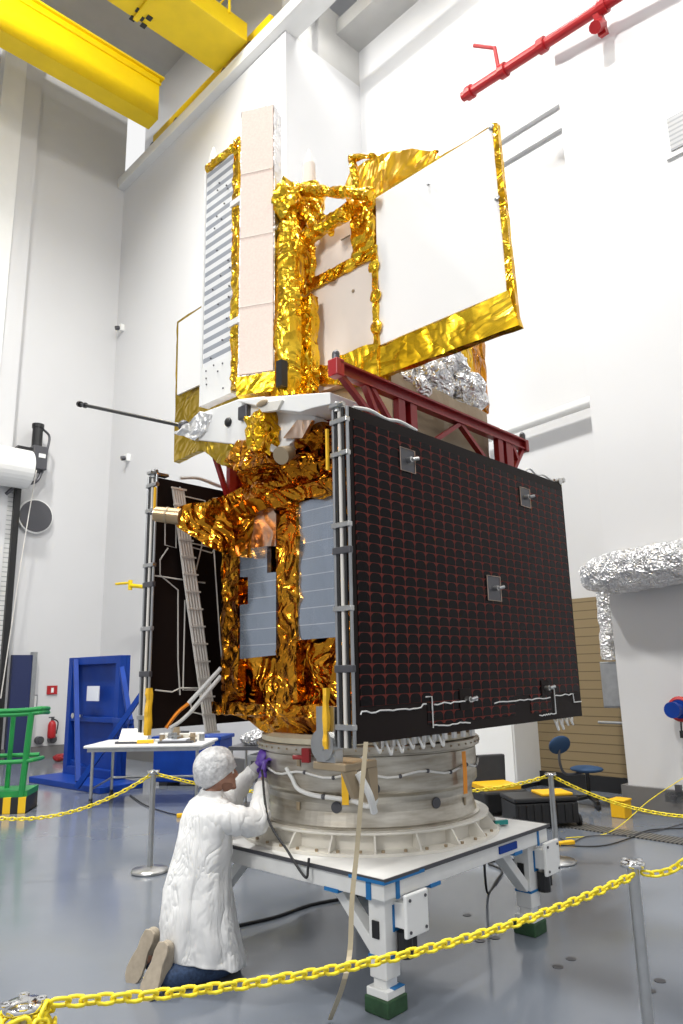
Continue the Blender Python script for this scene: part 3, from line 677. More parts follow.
def chain(a, b, sag, lab, a2=None, coil=None):
    a, b = Vector(a), Vector(b); N = 400; P = []
    for i in range(N+1):
        u = i/N; p = a.lerp(b, u); p.z -= sag*4*u*(1-u); P.append(p)
    mb = MB(); step = .043; acc = 0; k = 0
    for i in range(N):
        acc += (P[i+1]-P[i]).length
        if acc >= step:
            acc -= step; d = P[i+1]-P[i]; n = Vector((0, 0, 1)); s = d.cross(n).normalized(); n2 = (n*.8+s*.6) if k % 2 else (s*.8-n*.6)
            link(mb, P[i], d, n2); k += 1
    if coil:
        for j in range(coil[1]):
            a_ = j*.83; z = coil[0].z-.03-.02*(j//8)*1.0; rr_ = .062+.012*(j % 3)
            c = Vector((coil[0].x+rr_*cos(a_), coil[0].y+rr_*sin(a_), z-.012*(j % 5)))
            link(mb, c, Vector((-sin(a_), cos(a_), .3*(-1)**j)), Vector((cos(a_), sin(a_), .5*(j % 2))))
    o = mb.build('plastic_chain', 'chain', smooth=True, loc=None); tag(o, lab, 'chain', 'yellow plastic barrier chains'); return o
ZC = .885
chain((-.87, 2.30, ZC+.015), (1.33, 3.62, ZC-.02), .10, 'yellow plastic chain running in front of the white frame', coil=(Vector((-.93, 2.29, .915)), 60))
chain((-1.5, 1.55, .7), (-.95, 2.27, ZC-.05), .05, 'short yellow chain leaving the lower left corner of the picture')
e = hz((690, 852), .93); 
chain((1.35, 3.66, ZC-.02), hy((700, 846), 3.5), .05, 'yellow chain leaving the right front post toward the right edge')
e2 = hz((-60, 770), .9)
chain((-1.88, 7.36, ZC), Vector((-4.0, 6.95, .84)), .33, 'yellow chain sagging left from the post behind the kneeling person')
chain((-1.88, 7.36, ZC), (-.45, 7.7, .62), .05, 'yellow chain running right behind the kneeling head')
chain((1.98, 7.4, .785), (.75, 7.7, .62), .06, 'yellow chain between the drum and the post behind the frame')
chain((1.98, 7.4, .785), (4.0, 6.4, .72), .27, 'yellow chain sagging right from the post behind the frame')
# floor cables
def cable(lab, pts, r, mt, cat='cable', closed=False):
    o = MB().tube(spline(pts, 8), r, 8).build('floor_cable', mt, smooth=True); return tag(o, lab, cat)
F = lambda x, y, z=.012: hz((x, y), z)
cable('black cable curling on the floor between the frame and the person', [F(236, 926), F(275, 917), F(310, 905), F(345, 898), F(370, 892)], .012, 'rubber')
cable('black cable looping on the floor under the right of the white frame', [hz((484, 852), .5), hz((485, 875), .2), F(488, 893), F(497, 880), hz((502, 870), .012), F(490, 862), F(540, 858)], .01, 'rubber')
cable('long dark cable running across the floor to the near wall', [F(555, 845), F(600, 846), F(630, 838), F(650, 830), F(690, 828)], .007, 'rubber')
cable('thin dark cable crossing the drain grate', [F(560, 838), F(572, 842), F(590, 836), F(640, 834), F(690, 822)], .006, 'dark')
wl = ru((683, 778), 9.3)
o = MB().tube(spline([hz((566, 838), .012), hz((610, 832), .012), Rw(*ru((650, 800), 8.9)), Rw(*wl)], 8), .005, 8).build('yellow_rope', 'strap'); tag(o, 'thin yellow rope stretching up to the near wall at right', 'rope'); o.data.materials[0] = M['chain']
cable('thin black cable on the floor behind the left barrier post', [F(130, 795), F(145, 805), F(165, 812), F(178, 815)], .008, 'rubber')
o = MB().box(-.12, .12, -.03, .03, 0, .05).build('yellow_connector', 'amberbox', loc=hz((186, 817), 0), rotz=.4, bevel=.01); tag(o, 'small yellow connector on the floor behind the person', 'connector')
o = MB().box(-.1, .1, -.03, .03, 0, .04).build('yellow_connector', 'amberbox', loc=hz((566, 845), 0), rotz=.4, bevel=.01); tag(o, 'small yellow connector on the floor beside the right frame leg', 'connector')
for (x, y) in ((558, 967), (571, 959), (660, 981), (650, 991), (480, 941), (495, 938), (467, 915), (421, 869)):
    if (x, y) == (421, 869): continue
    o = MB().cyl((0, 0, 0), (0, 0, .003), .033, n=20).build('floor_plug', 'dark', loc=hz((x, y), 0))
    side = {558: 'left of the pair right of the far frame foot', 571: 'right of the pair right of the far frame foot', 660: 'upper of the two beside the right front post', 650: 'lower of the two beside the right front post', 480: 'left of the pair between the frame legs', 495: 'right of the pair between the frame legs', 467: 'lone one under the white frame'}[x]
    tag(o, 'round dark floor plug, '+side, 'floor plug', 'round floor plugs')
# ================================================================== WHITE FRAME TABLE (spacecraft frame)
T = thing('support_frame', 'white steel support frame with blue tape carrying the spacecraft', 'support frame', Sw(0, 0, 0), AS)
x0, x1, y0, y1, zt_, za = -1.03, .82, -.96, .86, .70, .585
MB().box(x0, x1, y0, y1, zt_-.012, zt_).build('top_plate', 'whitemetal', T, bevel=.004)
mb = MB()
mb.box(x0+.01, x1-.01, y0+.01, y0+.12, za, zt_-.012); mb.box(x0+.01, x1-.01, y1-.12, y1-.01, za, zt_-.012)
mb.box(x0+.01, x0+.12, y0+.12, y1-.12, za, zt_-.012); mb.box(x1-.12, x1-.01, y0+.12, y1-.12, za, zt_-.012)
mb.build('frame', 'whitemetal', T, bevel=.006)
mb = MB(); g = .008
mb.box(x0-g, x1+g, y0-g, y0, zt_-.02, zt_+.002); mb.box(x0-g, x0, y0, y1, zt_-.02, zt_+.002); mb.box(x1, x1+g, y0, y1, zt_-.02, zt_+.002)
mb.box(x0-g, x0+.3, y0-g-.004, y0-g, zt_-.012, zt_+.003)
mb.build('edge_strip', 'dark', T)
def tapep(*a): MB().box(*a).build('tape', 'tape', T)
for (a, b) in ((x0+.11, x0+.14), (x1-.16, x1-.14)): tapep(a, b, y0+.003, y0+.01, za-.005, zt_-.02)
tapep(x0+.003, x0+.01, y0+.10, y0+.135, za-.005, zt_-.02)
for a in (x0+.42, x1-.48): tapep(a, a+.1, y0+.003, y0+.05, za-.014, za+.006)
tapep(x0+.003, x0+.05, y0+.35, y0+.46, za-.014, za+.006)
tapep(x0-.011, x0+.35, y0-.0115, y0-.0085, zt_-.025, zt_-.008); tapep(x0-.0115, x0-.0085, y0-.01, y0+.25, zt_-.025, zt_-.008)
mb = MB(); mb.box(x0+1.18, x0+1.4, y0-.001, y0+.01, za+.03, za+.075); mb.build('blue_label', 'blue', T); MB().box(x0-.001, x0+.01, .42, .62, za+.03, za+.075).build('blue_label', 'blue', T)
legs = [(x0+.13, y0+.12), (x1-.15, y0+.12), (x0+.13, y1-.14), (x1-.15, y1-.14)]
for i, (a, b) in enumerate(legs):
    l = MB().box(a-.06, a+.06, b-.06, b+.06, .17, za).build('leg', 'whitemetal', T, bevel=.006)
    MB().box(a-.045, a+.045, b-.045, b+.045, .11, .30).build('inner_tube', 'whitemetal', l)
    MB().box(a-.075, a+.075, b-.075, b+.075, .085, .125).build('foot_pad', 'white', l, bevel=.004)
    MB().box(a-.085, a+.085, b-.085, b+.085, 0, .085).build('green_block', 'dgreen', l, bevel=.008)
    mb = MB(); mb.box(a-.064, a+.064, b-.064, b+.064, .27, .285); mb.box(a+.02, a+.064, b-.064, b-.06, .40, .415); mb.box(a+.005, a+.02, b-.065, b-.06, .40, .53); mb.box(a+.005, a+.064, b-.065, b-.06, .52, .535); mb.box(a-.02, a+.07, b-.08, b-.04, .124, .128); mb.build('tape', 'tape', l)
    if i < 2:
        mb = MB(); mb.box(a+.02, a+.16, b-.14, b-.06, .42, .55); mb.build('bracket', 'white', l, bevel=.005)
        mb = MB(); mb.box(a-.0, a+.20, b-.165, b-.14, .38, .60); pl = mb.build('plate', 'white', l, bevel=.008)
        mb = MB()
        for u_ in (a+.03, a+.17):
            for w_ in (.41, .57): mb.cyl((u_, b-.166, w_), (u_, b-.172, w_), .009, n=8)
        # bolts belong to the plate face
        for q in range(0): pass
        bo = mb.build('bolts', 'dark', l)
        MB().cyl((a+.06, b-.10, .27), (a+.06, b-.10, .40), .045, n=12).cyl((a+.12, b-.10, .30), (a+.12, b-.10, .38), .03, n=12).build('jack_knob', 'black', l)
        MB().box(a-.07, a-.06, b-.02, b+.03, .37, .46).build('port', 'black', l, bevel=.003)
sx = 1
def brace(a, b): return MB().bar(a, b, .08, .06).build('brace', 'whitemetal', T, bevel=.004)
brace((legs[0][0]+.05, legs[0][1], .30), (legs[0][0]+.36, legs[0][1], za+.01)); brace((legs[1][0]-.05, legs[1][1], .30), (legs[1][0]-.36, legs[1][1], za+.01))
brace((legs[0][0], legs[0][1]+.05, .30), (legs[0][0], legs[0][1]+.36, za+.01)); brace((legs[2][0], legs[2][1]-.05, .30), (legs[2][0], legs[2][1]-.36, za+.01))
brace((legs[1][0], legs[1][1]+.05, .30), (legs[1][0], legs[1][1]+.36, za+.01)); brace((legs[3][0], legs[3][1]-.05, .30), (legs[3][0], legs[3][1]-.36, za+.01))
# ivory adapter ring with gussets
Rg = thing('adapter_ring', 'ivory flanged adapter ring with gussets bolted on the white frame', 'ring', Sw(-.02, .02, zt_+.001), AS)
MB().lathe([(.70, 0), (.93, 0), (.93, .018), (.70, .018)], 96, close=True).build('base_flange', 'ringwhite', Rg)
MB().lathe([(.785, .018), (.80, .018), (.80, .108), (.785, .108)], 96, close=True).build('web', 'ringwhite', Rg)
MB().lathe([(.70, .108), (.855, .108), (.86, .113), (.86, .124), (.70, .124)], 96, close=True).build('top_flange', 'ringwhite', Rg, smooth=False)
for k in range(20):
    a = (k+.4)*2*pi/20; r_ = Vector((cos(a), sin(a), 0)); tt = Vector((-sin(a), cos(a), 0))*.012
    MB().prism([r_*.80+Vector((0, 0, .018))-tt/2, r_*.92+Vector((0, 0, .018))-tt/2, r_*.92+Vector((0, 0, .03))-tt/2, r_*.855+Vector((0, 0, .108))-tt/2, r_*.80+Vector((0, 0, .108))-tt/2], tt).build('gusset', 'ringwhite', Rg)
mb = MB()
for k in range(40):
    a = (k+.15)*2*pi/40; mb.cyl((.895*cos(a), .895*sin(a), .018), (.895*cos(a), .895*sin(a), .032), .011, n=8)
mb.build('bolts', 'tan', Rg)
# metal drum
D = thing('payload_adapter_drum', 'large bare metal cylindrical payload adapter between the ring and the gold body', 'adapter', Sw(-.02, .02, zt_+.125), AS)
rim_z = .51
prof = [(.70, 0), (.80, 0), (.80, .012), (.775, .016), (.765, .05), (.752, .10), (.748, .15), (.757, .19), (.785, .215), (.792, .23), (.792, .44), (.785, .445), (.785, .452), (.81, .455), (.82, .46), (.82, rim_z-.005), (.815, rim_z), (.70, rim_z), (.70, .0)]
MB().lathe(prof[:-1], 96, close=True).build('shell', 'drum', D)
bolt0 = None
for k in range(60):
    a = k*2*pi/60
    if bolt0 is None: bolt0 = MB().cyl((.818, 0, .484), (.826, 0, .484), .007, n=6).build('bolt', 'tan', D)
    else: b_ = bolt0.copy(); COL.objects.link(b_); b_.parent = D; b_.rotation_euler.z = a
def dring(deg, z, r=.80): a = radians(deg); return Vector((r*cos(a), r*sin(a), z))
# white harness around drum; camera looks along roughly -133 deg direction
pts = [dring(a, .33+.015*sin(a*.21)-(.05 if a > 215 else 0)*0, .803) for a in range(150, 345, 5)]
MB().tube(pts, .008, 8).build('harness', 'harness', D, smooth=True)
pts = [dring(178, .36), dring(182, .30), dring(186, .235), dring(195, .205), dring(205, .195), dring(214, .18), dring(220, .15, .81), dring(224, .17, .82), dring(224, .25, .83), dring(221, .36, .83), dring(219, .45, .84)]
MB().tube(spline(pts, 6), .015, 10).build('thick_harness', 'harness', D, smooth=True)
mb = MB()
for a in (190, 205, 222, 236, 250, 264, 278, 292, 306): c = dring(a, .33+.015*sin(a*.21), .803); mb.ell(c, .014, 8, 6)
for a in (200, 212): mb.ell(dring(a, .20, .803), .019, 8, 6)
mb.build('cable_clamps', 'dark', D)
def patch(deg, z, w, h, r=.794, name='label', mt='tan', lab=None):
    a = radians(deg); n = Vector((cos(a), sin(a), 0)); s = Vector((-sin(a), cos(a), 0)); c = n*r+Vector((0, 0, z))
    return MB().prism([c-s*w/2-Vector((0, 0, h/2)), c+s*w/2-Vector((0, 0, h/2)), c+s*w/2+Vector((0, 0, h/2)), c-s*w/2+Vector((0, 0, h/2))], n*.004).build(name, mt, D)
patch(183, .12, .03, .05, .755); patch(281, .10, .03, .05, .756); patch(186, .40, .03, .045)
for a, z, r in ((205, .13, .752), (257, .13, .752), (224, .25, .795)):
    q = radians(a); n = Vector((cos(q), sin(q), 0)); c = n*r+Vector((0, 0, z)); MB().cyl(c, c+n*.005, .035, n=20).build('grey_disc', 'dark', D)
# orange remove straps
def strapo(deg, z0_, z1_, lab, mt):
    q = radians(deg); n = Vector((cos(q), sin(q), 0)); s = Vector((-sin(q), cos(q), 0))*.022
    b = Sw(-.02, .02, zt_+.125)
    pts = [n*.832+Vector((0, 0, z0_)), n*.835+Vector((0, 0, (z0_+z1_)/2)), n*.83+Vector((0, 0, z1_))]
    mb = MB(); 
    vs_ = []
    for p in pts: vs_ += [p-s, p+s, p+s+n*.004, p-s+n*.004]
    fs = [(0, 3, 2, 1), (8, 9, 10, 11)]
    for i in range(2): fs += [(i*4+k, i*4+(k+1) % 4, i*4+4+(k+1) % 4, i*4+4+k) for k in range(4)]
    mb.add(vs_, fs); o = mb.build('warning_ribbon', mt, loc=b, rotz=AS); return tag(o, lab, 'ribbon')
strapo(272, .44, .17, 'orange ribbon hanging on the right front of the metal drum', 'hiviz')
strapo(211, .44, .16, 'yellow ribbon hanging beside the bracket at the left front of the drum', 'ytape')
# red clamp + small items on drum rim
q = radians(193); n = Vector((cos(q), sin(q), 0))
t = thing('red_clamp', 'small red clamp on the drum rim above the white harness', 'clamp', Sw(-.02, .02, zt_+.125)+frame(AS, *(n*.83)[:2], .44), AS+q)
MB().box(0, .03, -.03, .03, -.03, .06).build('body', 'red', t, bevel=.004); MB().cyl((.015, -.1, 0), (.015, -.02, 0), .015, n=10).build('pin', 'red', t)
# tools lying on the frame
c = hz((449, 825), .72)
w = hz((496, 825), .705); t = thing('green_tool', 'small black and green hand tool at the right end of the frame top', 'tool', w, .3)
MB().box(-.09, .09, -.02, .02, 0, .03).build('body', 'black', t, bevel=.006); MB().box(-.02, .08, -.035, -.01, .005, .035).build('grip', 'teal', t)
w = hz((453, 843), .705); t = thing('screwdriver', 'dark screwdriver lying on the frame top below the ring', 'tool', w, .1)
MB().cyl((-.05, 0, .014), (.02, 0, .014), .013, n=10).build('handle', 'black', t); MB().cyl((.02, 0, .014), (.07, 0, .014), .004, n=8).build('shaft', 'steel', t)
# hanging beige strap from the array corner to the floor
o = MB(); pts = [hq((366, 742), -1.12), hq((361, 800), -1.13), hq((357, 850), -1.12), hq((352, 900), -1.13), hq((350, 950), -1.15), hq((343, 985), -1.17)]
P_ = [Sw(*p) for p in pts]; P_ = [P_[0]+(hz((333, 1014), .02)-P_[0])*0]+P_[1:]+[hz((330, 1020), .015)]
S_ = spline(P_, 6); vs_ = []; fs = []
for p in S_: vs_ += [p+Vector((-.012, 0, 0)), p+Vector((.012, 0, 0)), p+Vector((.012, .004, 0)), p+Vector((-.012, .004, 0))]
for i in range(len(S_)-1): fs += [(i*4+k, i*4+(k+1) % 4, i*4+4+(k+1) % 4, i*4+4+k) for k in range(4)]
fs += [(0, 1, 2, 3), tuple(len(vs_)-4+k for k in range(4))[::-1]]
o.add(vs_, fs); o = o.build('webbing_strap', 'strap'); tag(o, 'beige webbing strap hanging from the solar array down past the white frame', 'strap')
P_ = [Sw(*hp((262, 770), -.9)), Sw(*hp((268, 818), -1.02)), Sw(*hp((287, 850), -1.06)), Sw(*hp((305, 877), -1.07)), Sw(*hp((308, 868), -1.06)), Sw(*hp((309, 858), -1.05))]
o = MB().tube(spline(P_, 6), .008, 8).build('black_lead', 'rubber', smooth=True); tag(o, 'black lead looping over the left edge of the white frame beside the sleeve', 'cable')
# ================================================================== SPACECRAFT
ZB = 1.336
SAT = thing('spacecraft', 'large gold foil wrapped satellite with dark solar arrays and white radiator panels', 'satellite', Sw(0, 0, ZB), AS)
def SM(): return MB((0, 0, -ZB))
# interface ring and skirt
SM().lathe([(.72, 1.34), (.79, 1.34), (.79, 1.375), (.76, 1.40), (.72, 1.40)], 72, c=(-.02, .02), close=True).build('interface_ring', 'cream', SAT)
mb = SM(); lo = [(-.62, -.50), (.55, -.55), (.55, .5), (-.62, .5)]
def oct_(s, z, k=.45, x0=-.8, x1=.8, y0=-.80, y1=.80):
    return [(x0*s, y0*s*k, z), (x0*s*k, y0*s, z), (x1*s*k, y0*s, z), (x1*s, y0*s*k, z), (x1*s, y1*s*k, z), (x1*s*k, y1*s, z), (x0*s*k, y1*s, z), (x0*s, y1*s*k, z)]
A_, B_ = oct_(.90, 1.40, .5), oct_(1.0, 1.565, .97)
mb.add(A_+B_, [tuple(range(8))[::-1], tuple(range(8, 16))]+[(i, (i+1) % 8, 8+(i+1) % 8, 8+i) for i in range(8)])
mb.build('skirt', 'amber', SAT, crumple=(.08, .022, 2.6, 11))
# bus body
mb = SM(); mb.box(-.8, .78, -.82, .79, 1.56, 3.06); mb.build('bus_body', 'amber', SAT, crumple=(.06, .034, 2.2, 5))
mb = SM(); 
for k in range(1): mb.box(-.86, -.80, -.80, .83, 1.52, 1.60)
mb.build('lower_flange', 'amber', SAT, crumple=(.05, .014, 7, 6))
# silver windows on the -p face
xw = -.875
def facep(px, p=xw): return hp(px, p)
def poly_panel(name, pix, mt, p=xw, th=.04, par=SAT, crumple=None, bevel=0):
    pts = [hp(c, p) for c in pix]; return SM().prism(pts, (th, 0, 0)).build(name, mt, par, crumple=crumple, bevel=bevel)
w1 = poly_panel('radiator_window', [(240, 550), (267, 546), (267, 573), (276, 572), (276, 655), (240, 659), (240, 605), (248, 604), (248, 577), (240, 577)], 'silverwin')
poly_panel('copper_tape', [(240, 550), (240, 524), (253, 508), (270, 505), (276, 514), (276, 546), (267, 546)], 'copperwin')
poly_panel('radiator_window', [(297, 503), (337, 493), (337, 637), (298, 640)], 'silverwin')
poly_panel('foil_pilaster', [(277, 505), (296, 500), (297, 700), (278, 703)], 'amber', p=-.90, th=.1, crumple=(.05, .022, 3.5, 7))
poly_panel('foil_pilaster', [(222, 540), (238, 535), (238, 700), (222, 704)], 'amber', p=-.87, th=.07, crumple=(.045, .016, 6, 9))
# foil shelf and roll at the top of the body
mb = SM(); a_, b_ = hp((236, 512), -.85), hp((340, 478), -.85)
mb.prism([(-.97, .80, 2.98), (-.97, -.86, 2.98), (-.90, -.88, 3.16), (-.62, -.80, 3.30), (-.62, .74, 3.30), (-.90, .82, 3.12)], (0, 0, .01)) if False else None
pr = [(-.93, 2.96), (-.99, 3.04), (-.93, 3.14), (-.60, 3.26), (.75, 3.26), (.75, 2.96)]
mb.prism([(x, -.84, z) for x, z in pr], (0, 1.66, 0)); mb.build('top_shelf', 'amber', SAT, crumple=(.06, .03, 3, 12))
# foil shroud and metal thruster/antenna tip reaching left
tip = hp((170, 516), -1.1); rt = hp((243, 520), -.82)
mb = SM()
secs = [((178, 508), (178, 527), -1.32, .10), ((205, 500), (205, 545), -1.18, .16), ((228, 493), (236, 557), -1.02, .22), ((262, 480), (258, 560), -.84, .25), ((335, 462), (300, 505), -.80, .2)]
vs_ = []
for t0, b0_, p_, th_ in secs:
    a1, a2 = hp(t0, p_), hp(b0_, p_); vs_ += [a1, a1+Vector((th_, .05, 0)), a2+Vector((th_, .05, 0)), a2]
fs = [(0, 1, 2, 3), (16, 19, 18, 17)]
for i in range(4): fs += [(i*4+k, i*4+4+k, i*4+4+(k+1) % 4, i*4+(k+1) % 4) for k in range(4)]
mb.add(vs_, fs); mb.build('tracker_shroud', 'amber', SAT, crumple=(.05, .016, 3.5, 14))
c0 = hp((181, 517), -1.31); c1 = hp((156, 514), -1.42)
tr_ = SM().tube([c0, c1], [.062, .055], 24).build('tracker_tube', 'tubetan', SAT)
SM().cyl(c1, c1+(c1-c0)*.04, .048, n=20).build('tube_end', 'copperwin', tr_)
SM().cyl(c0+(c1-c0)*.5, c0+(c1-c0)*.58, .062, n=24).build('tube_band', 'tan', tr_)
SM().tube([c1, c1+(c1-c0)*.28], .01, 8).build('tube_pin', 'dark', tr_)
# ---- solar arrays
pz0, pz1 = 1.43, 3.315; px0, px1 = -1.32, 1.32
def solar_array(qf, sgn, front):
    q0, q1 = (qf, qf+.035) if front else (qf-.035, qf)
    m = SM(); m.box(px0, px1, q0, q1, pz0, pz1)
    nm = 'substrate'
    o = m.build('solar_array', nm, SAT)
    if front:
        m = SM(); m.box(px0+.03, px1-.03, q0-.004, q0, pz0+.19, pz1-.07)
        m.box(px0+.62, px0+1.62, q0-.004, q0, pz0+.06, pz0+.19)
        m.box(px1-.80+.0, px1-.5, q0-.004, q0, pz0+.06, pz0+.19)
        m.build('cell_field', 'cells', o)
    return o
FA = solar_array(-1.055, -1, True); RA_ = solar_array(1.055, 1, False)
# hold-down cups with steel plates on the front array
for (x, z, sz) in ((-.80, 3.09, .13), (.66, 3.09, .13), (0.12, 2.35, .15), (-.30, 1.62, .12), (.74, 1.66, .1)):
    a_ = SM().box(x-sz*.55, x+sz*.55, -1.066, -1.058, z-sz*.55, z+sz*.55).build('hold_down_plate', 'substrate', FA)
    if z > 2: a_.data.materials[0] = M['dark']; SM().tube([(x-sz*.57, -1.068, z-sz*.57), (x+sz*.57, -1.068, z-sz*.57), (x+sz*.57, -1.068, z+sz*.57), (x-sz*.57, -1.068, z+sz*.57)], .003, 5, closed=True).build('plate_edge', 'copperwin', FA)
    SM().cyl((x, -1.066, z), (x, -1.10, z), .018, n=12).cyl((x+.01, -1.10, z), (x+.045, -1.12, z+.01), .012, n=8).build('hold_down_bolt', 'steel', FA)
# wiring on the front array
def zig(pts, r=.0045, q=-1.066): return SM().tube([(x, q, z) for x, z in pts], r, 5).build('wire', 'harness', FA)
random.seed(2)
def zrun(x0_, x1_, z_, n=14): return [(x0_+(x1_-x0_)*i/n, z_+random.uniform(-.006, .006)) for i in range(n+1)]
zig([(px0+.02, pz0+.15)]+zrun(px0+.03, px0+.55, pz0+.16)+[(px0+.57, pz0+.18), (px0+.60, pz0+.18)])
zig([(px0+.60, pz0+.22), (px0+.66, pz0+.22), (px0+.66, pz0+.04)]+zrun(px0+.66, px0+1.05, pz0+.05))
zig(zrun(px0+.68, px0+1.15, pz0+.175)); zig(zrun(px0+1.35, px1-.52, pz0+.155)); zig([(px1-.52, pz0+.22), (px1-.45, pz0+.22), (px1-.45, pz0+.04)]+zrun(px1-.7, px1-.46, pz0+.04)[::-1])
zig([(px1-.45, pz0+.17)]+zrun(px1-.42, px1-.15, pz0+.17, 8)+[(px1-.14, pz0+.11), (px1-.02, pz0+.11)])
# hardware clusters at array bottom edge
def cluster(x0_, x1_, q, z, n, par, seed, nm='harness_bundle'):
    random.seed(seed); m = SM().m('harness')
    for k in range(n):
        x = x0_+(x1_-x0_)*k/n; m.tube(spline([(x, q, z), (x+.02, q-.02, z-.05-random.random()*.03), (x+.07, q+.01, z-.045), (x+.1, q+.02, z+.01)], 4), .008, 6)
    return m.build(nm, None, par)
cluster(px0+.16, px0+.85, -1.03, pz0, 7, FA, 1); cluster(px1-.42, px1-.1, -1.03, pz0, 4, FA, 2)
for k in range(10): SM().box(px0+.22+k*.1, px0+.25+k*.1, -1.03, -1.01, pz0-.04, pz0).build('clip', 'steel', FA)
# cable on array top edge
SM().tube(spline([(px0+.05, -1.04, pz1+.01), (px0+.2, -1.04, pz1+.03), (px0+.35, -1.04, pz1+.012), (px0+.5, -1.03, pz1+.035), (px0+.66, -1.04, pz1+.01)], 5), .012, 6).build('edge_cable', 'harness', FA)
SM().tube(spline([(px1-.6, -1.04, pz1+.0), (px1-.5, -1.04, pz1+.04), (px1-.4, -1.04, pz1+.01), (px1-.28, -1.04, pz1+.03), (px1-.1, -1.04, pz1+.0)], 5), .008, 6).build('edge_cable', 'harness', FA)
m = SM(); m.cyl((px1-.02, -1.06, pz1+.02), (px1-.02, -1.0, pz1+.02), .03, n=12).cyl((px1-.1, -1.04, pz1+.02), (px1+.06, -1.05, pz1+.04), .012, n=8).cyl((px1+.05, -1.06, pz1+.045), (px1+.05, -1.0, pz1+.045), .022, n=10); m.build('corner_fitting', 'steel', FA)
# hinge lines: vertical rods and silver brackets on the left edge of both arrays
def hinge(q, s, par):
    for i, (dq, r_, mt) in enumerate(((.0, .010, 'grey'), (.032, .009, 'black'), (.06, .012, 'cable'), (.088, .008, 'black'), (.112, .010, 'grey'))):
        SM().cyl((px0-.015, q+s*dq, pz0-.02), (px0-.015, q+s*dq, pz1+.0), r_, n=10).build('hinge_rod', mt, par)
    for z in (1.50, 2.13, 2.60, 3.02, 3.22):
        SM().box(px0-.035, px0, q-s*.01 if s > 0 else q-.125, q+.125 if s > 0 else q+.01, z, z+.03).build('hinge_bracket', 'steel', par, bevel=.004)
    for z in (1.80, 2.45): SM().box(px0-.03, px0, q-s*.01 if s > 0 else q-.125, q+.125 if s > 0 else q+.01, z, z+.04).build('hinge_bracket', 'dark', par, bevel=.004)
hinge(-1.05, 1, FA); hinge(1.05, -1, RA_)
for q, par in ((-.98, FA), (.98, RA_)):
    m = SM(); m.cyl((px0-.02, q-.05, pz1+.02), (px0-.02, q+.06, pz1+.02), .014, n=12).cyl((px0-.02, q, pz1-.02), (px0-.02, q, pz1+.04), .02, n=12).box(px0-.06, px0+.1, q-.03, q+.03, pz1, pz1+.02); m.build('top_latch', 'steel', par)
    m = SM(); m.box(px0-.05, px0-.035, q+.06 if q < 0 else q-.075, q+.075 if q < 0 else q-.06, 2.95, 3.2); m.build('yellow_strip', 'ytape', par)
    m = SM(); m.box(px0-.06, px0-.03, q+.09 if q < 0 else q-.11, q+.12 if q < 0 else q-.07, 1.40, 1.72); m.build('yellow_strip', 'ytape', par, crumple=(.05, .008, 8, 3))
# lower hinge drive + gold/tan bracket near drum top
m = SM(); m.cyl((px0-.05, -.84, 1.42), (px0+.02, -.84, 1.42), .085, n=24).cyl((px0-.06, -.84, 1.42), (px0-.05, -.84, 1.42), .03, n=12); m.box(px0-.03, px0+.03, -.92, -.78, 1.3, 1.62); m.build('hinge_drive', 'steel', SAT)
t = thing('array_foot_bracket', 'tan bracket with angled feet below the silver hinge at the front corner', 'bracket', Sw(-1.22, -.88, 1.19), AS)
MB().prism([(-.14, -.12, .10), (.12, -.12, .10), (.12, .12, .10), (-.14, .12, .10)], (0, 0, .04)).build('top_plate', 'tan', t, bevel=.006)
MB().prism([(-.14, -.12, .10), (-.05, -.12, .10), (-.02, -.12, -.04), (-.07, -.12, -.04)], (0, .03, 0)).build('foot', 'tan', t)
MB().prism([(.12, -.12, .10), (.04, -.12, .10), (.08, -.12, -.08), (.12, -.12, -.06)], (0, .08, 0)).build('foot', 'tan', t)
MB().tube(spline([(-.05, -.13, .09), (0, -.16, -.02), (.06, -.14, -.12)], 5), .02, 8).build('harness', 'harness', t)
# rear array wiring (faces the body)
QR = 1.015
def rw_(px): return hq(px, QR)
m = SM()
for r_ in ([(180, 487), (178, 495), (205, 501), (205, 512)], [(165, 520), (165, 545), (176, 548), (176, 500)], [(168, 548), (160, 560), (160, 575), (178, 590), (178, 660), (180, 695)], [(184, 545), (212, 553), (215, 548), (190, 543)], [(150, 575), (205, 583)], [(185, 600), (183, 690), (208, 690)], [(200, 520), (202, 545), (196, 570)], [(212, 520), (220, 640), (222, 660)], [(155, 690), (172, 692), (180, 688), (205, 688)], [(190, 700), (192, 712), (205, 715), (212, 722)]):
    m.tube([rw_(c) for c in r_], .006, 5)
m.build('surface_wiring', 'cable', RA_)
m = SM(); 
for k in range(3): m.box(*[0]*6) if False else None
a0, a1 = rw_((175, 490)), rw_((208, 732))
for k in range(5):
    dx_ = (k-2)*.022; m.tube([a0+Vector((dx_, -.04, 0)), a0.lerp(a1, .5)+Vector((dx_*1.2, -.04, 0)), a1+Vector((dx_, -.04, 0))], .013, 7)
for u in [i/14 for i in range(15)]:
    c = a0.lerp(a1, u); m.bar(c+Vector((-.07, -.055, 0)), c+Vector((.07, -.055, 0)), .012)
m.build('harness_run', 'cable', RA_)
SM().tube(spline([(a0.x+.02, .98, pz1+.02), (a0.x+.2, .98, pz1+.05), (a0.x+.45, .98, pz1+.02), (a0.x+.8, .98, pz1+.04)], 5), .014, 6).build('edge_cable', 'harness', RA_)
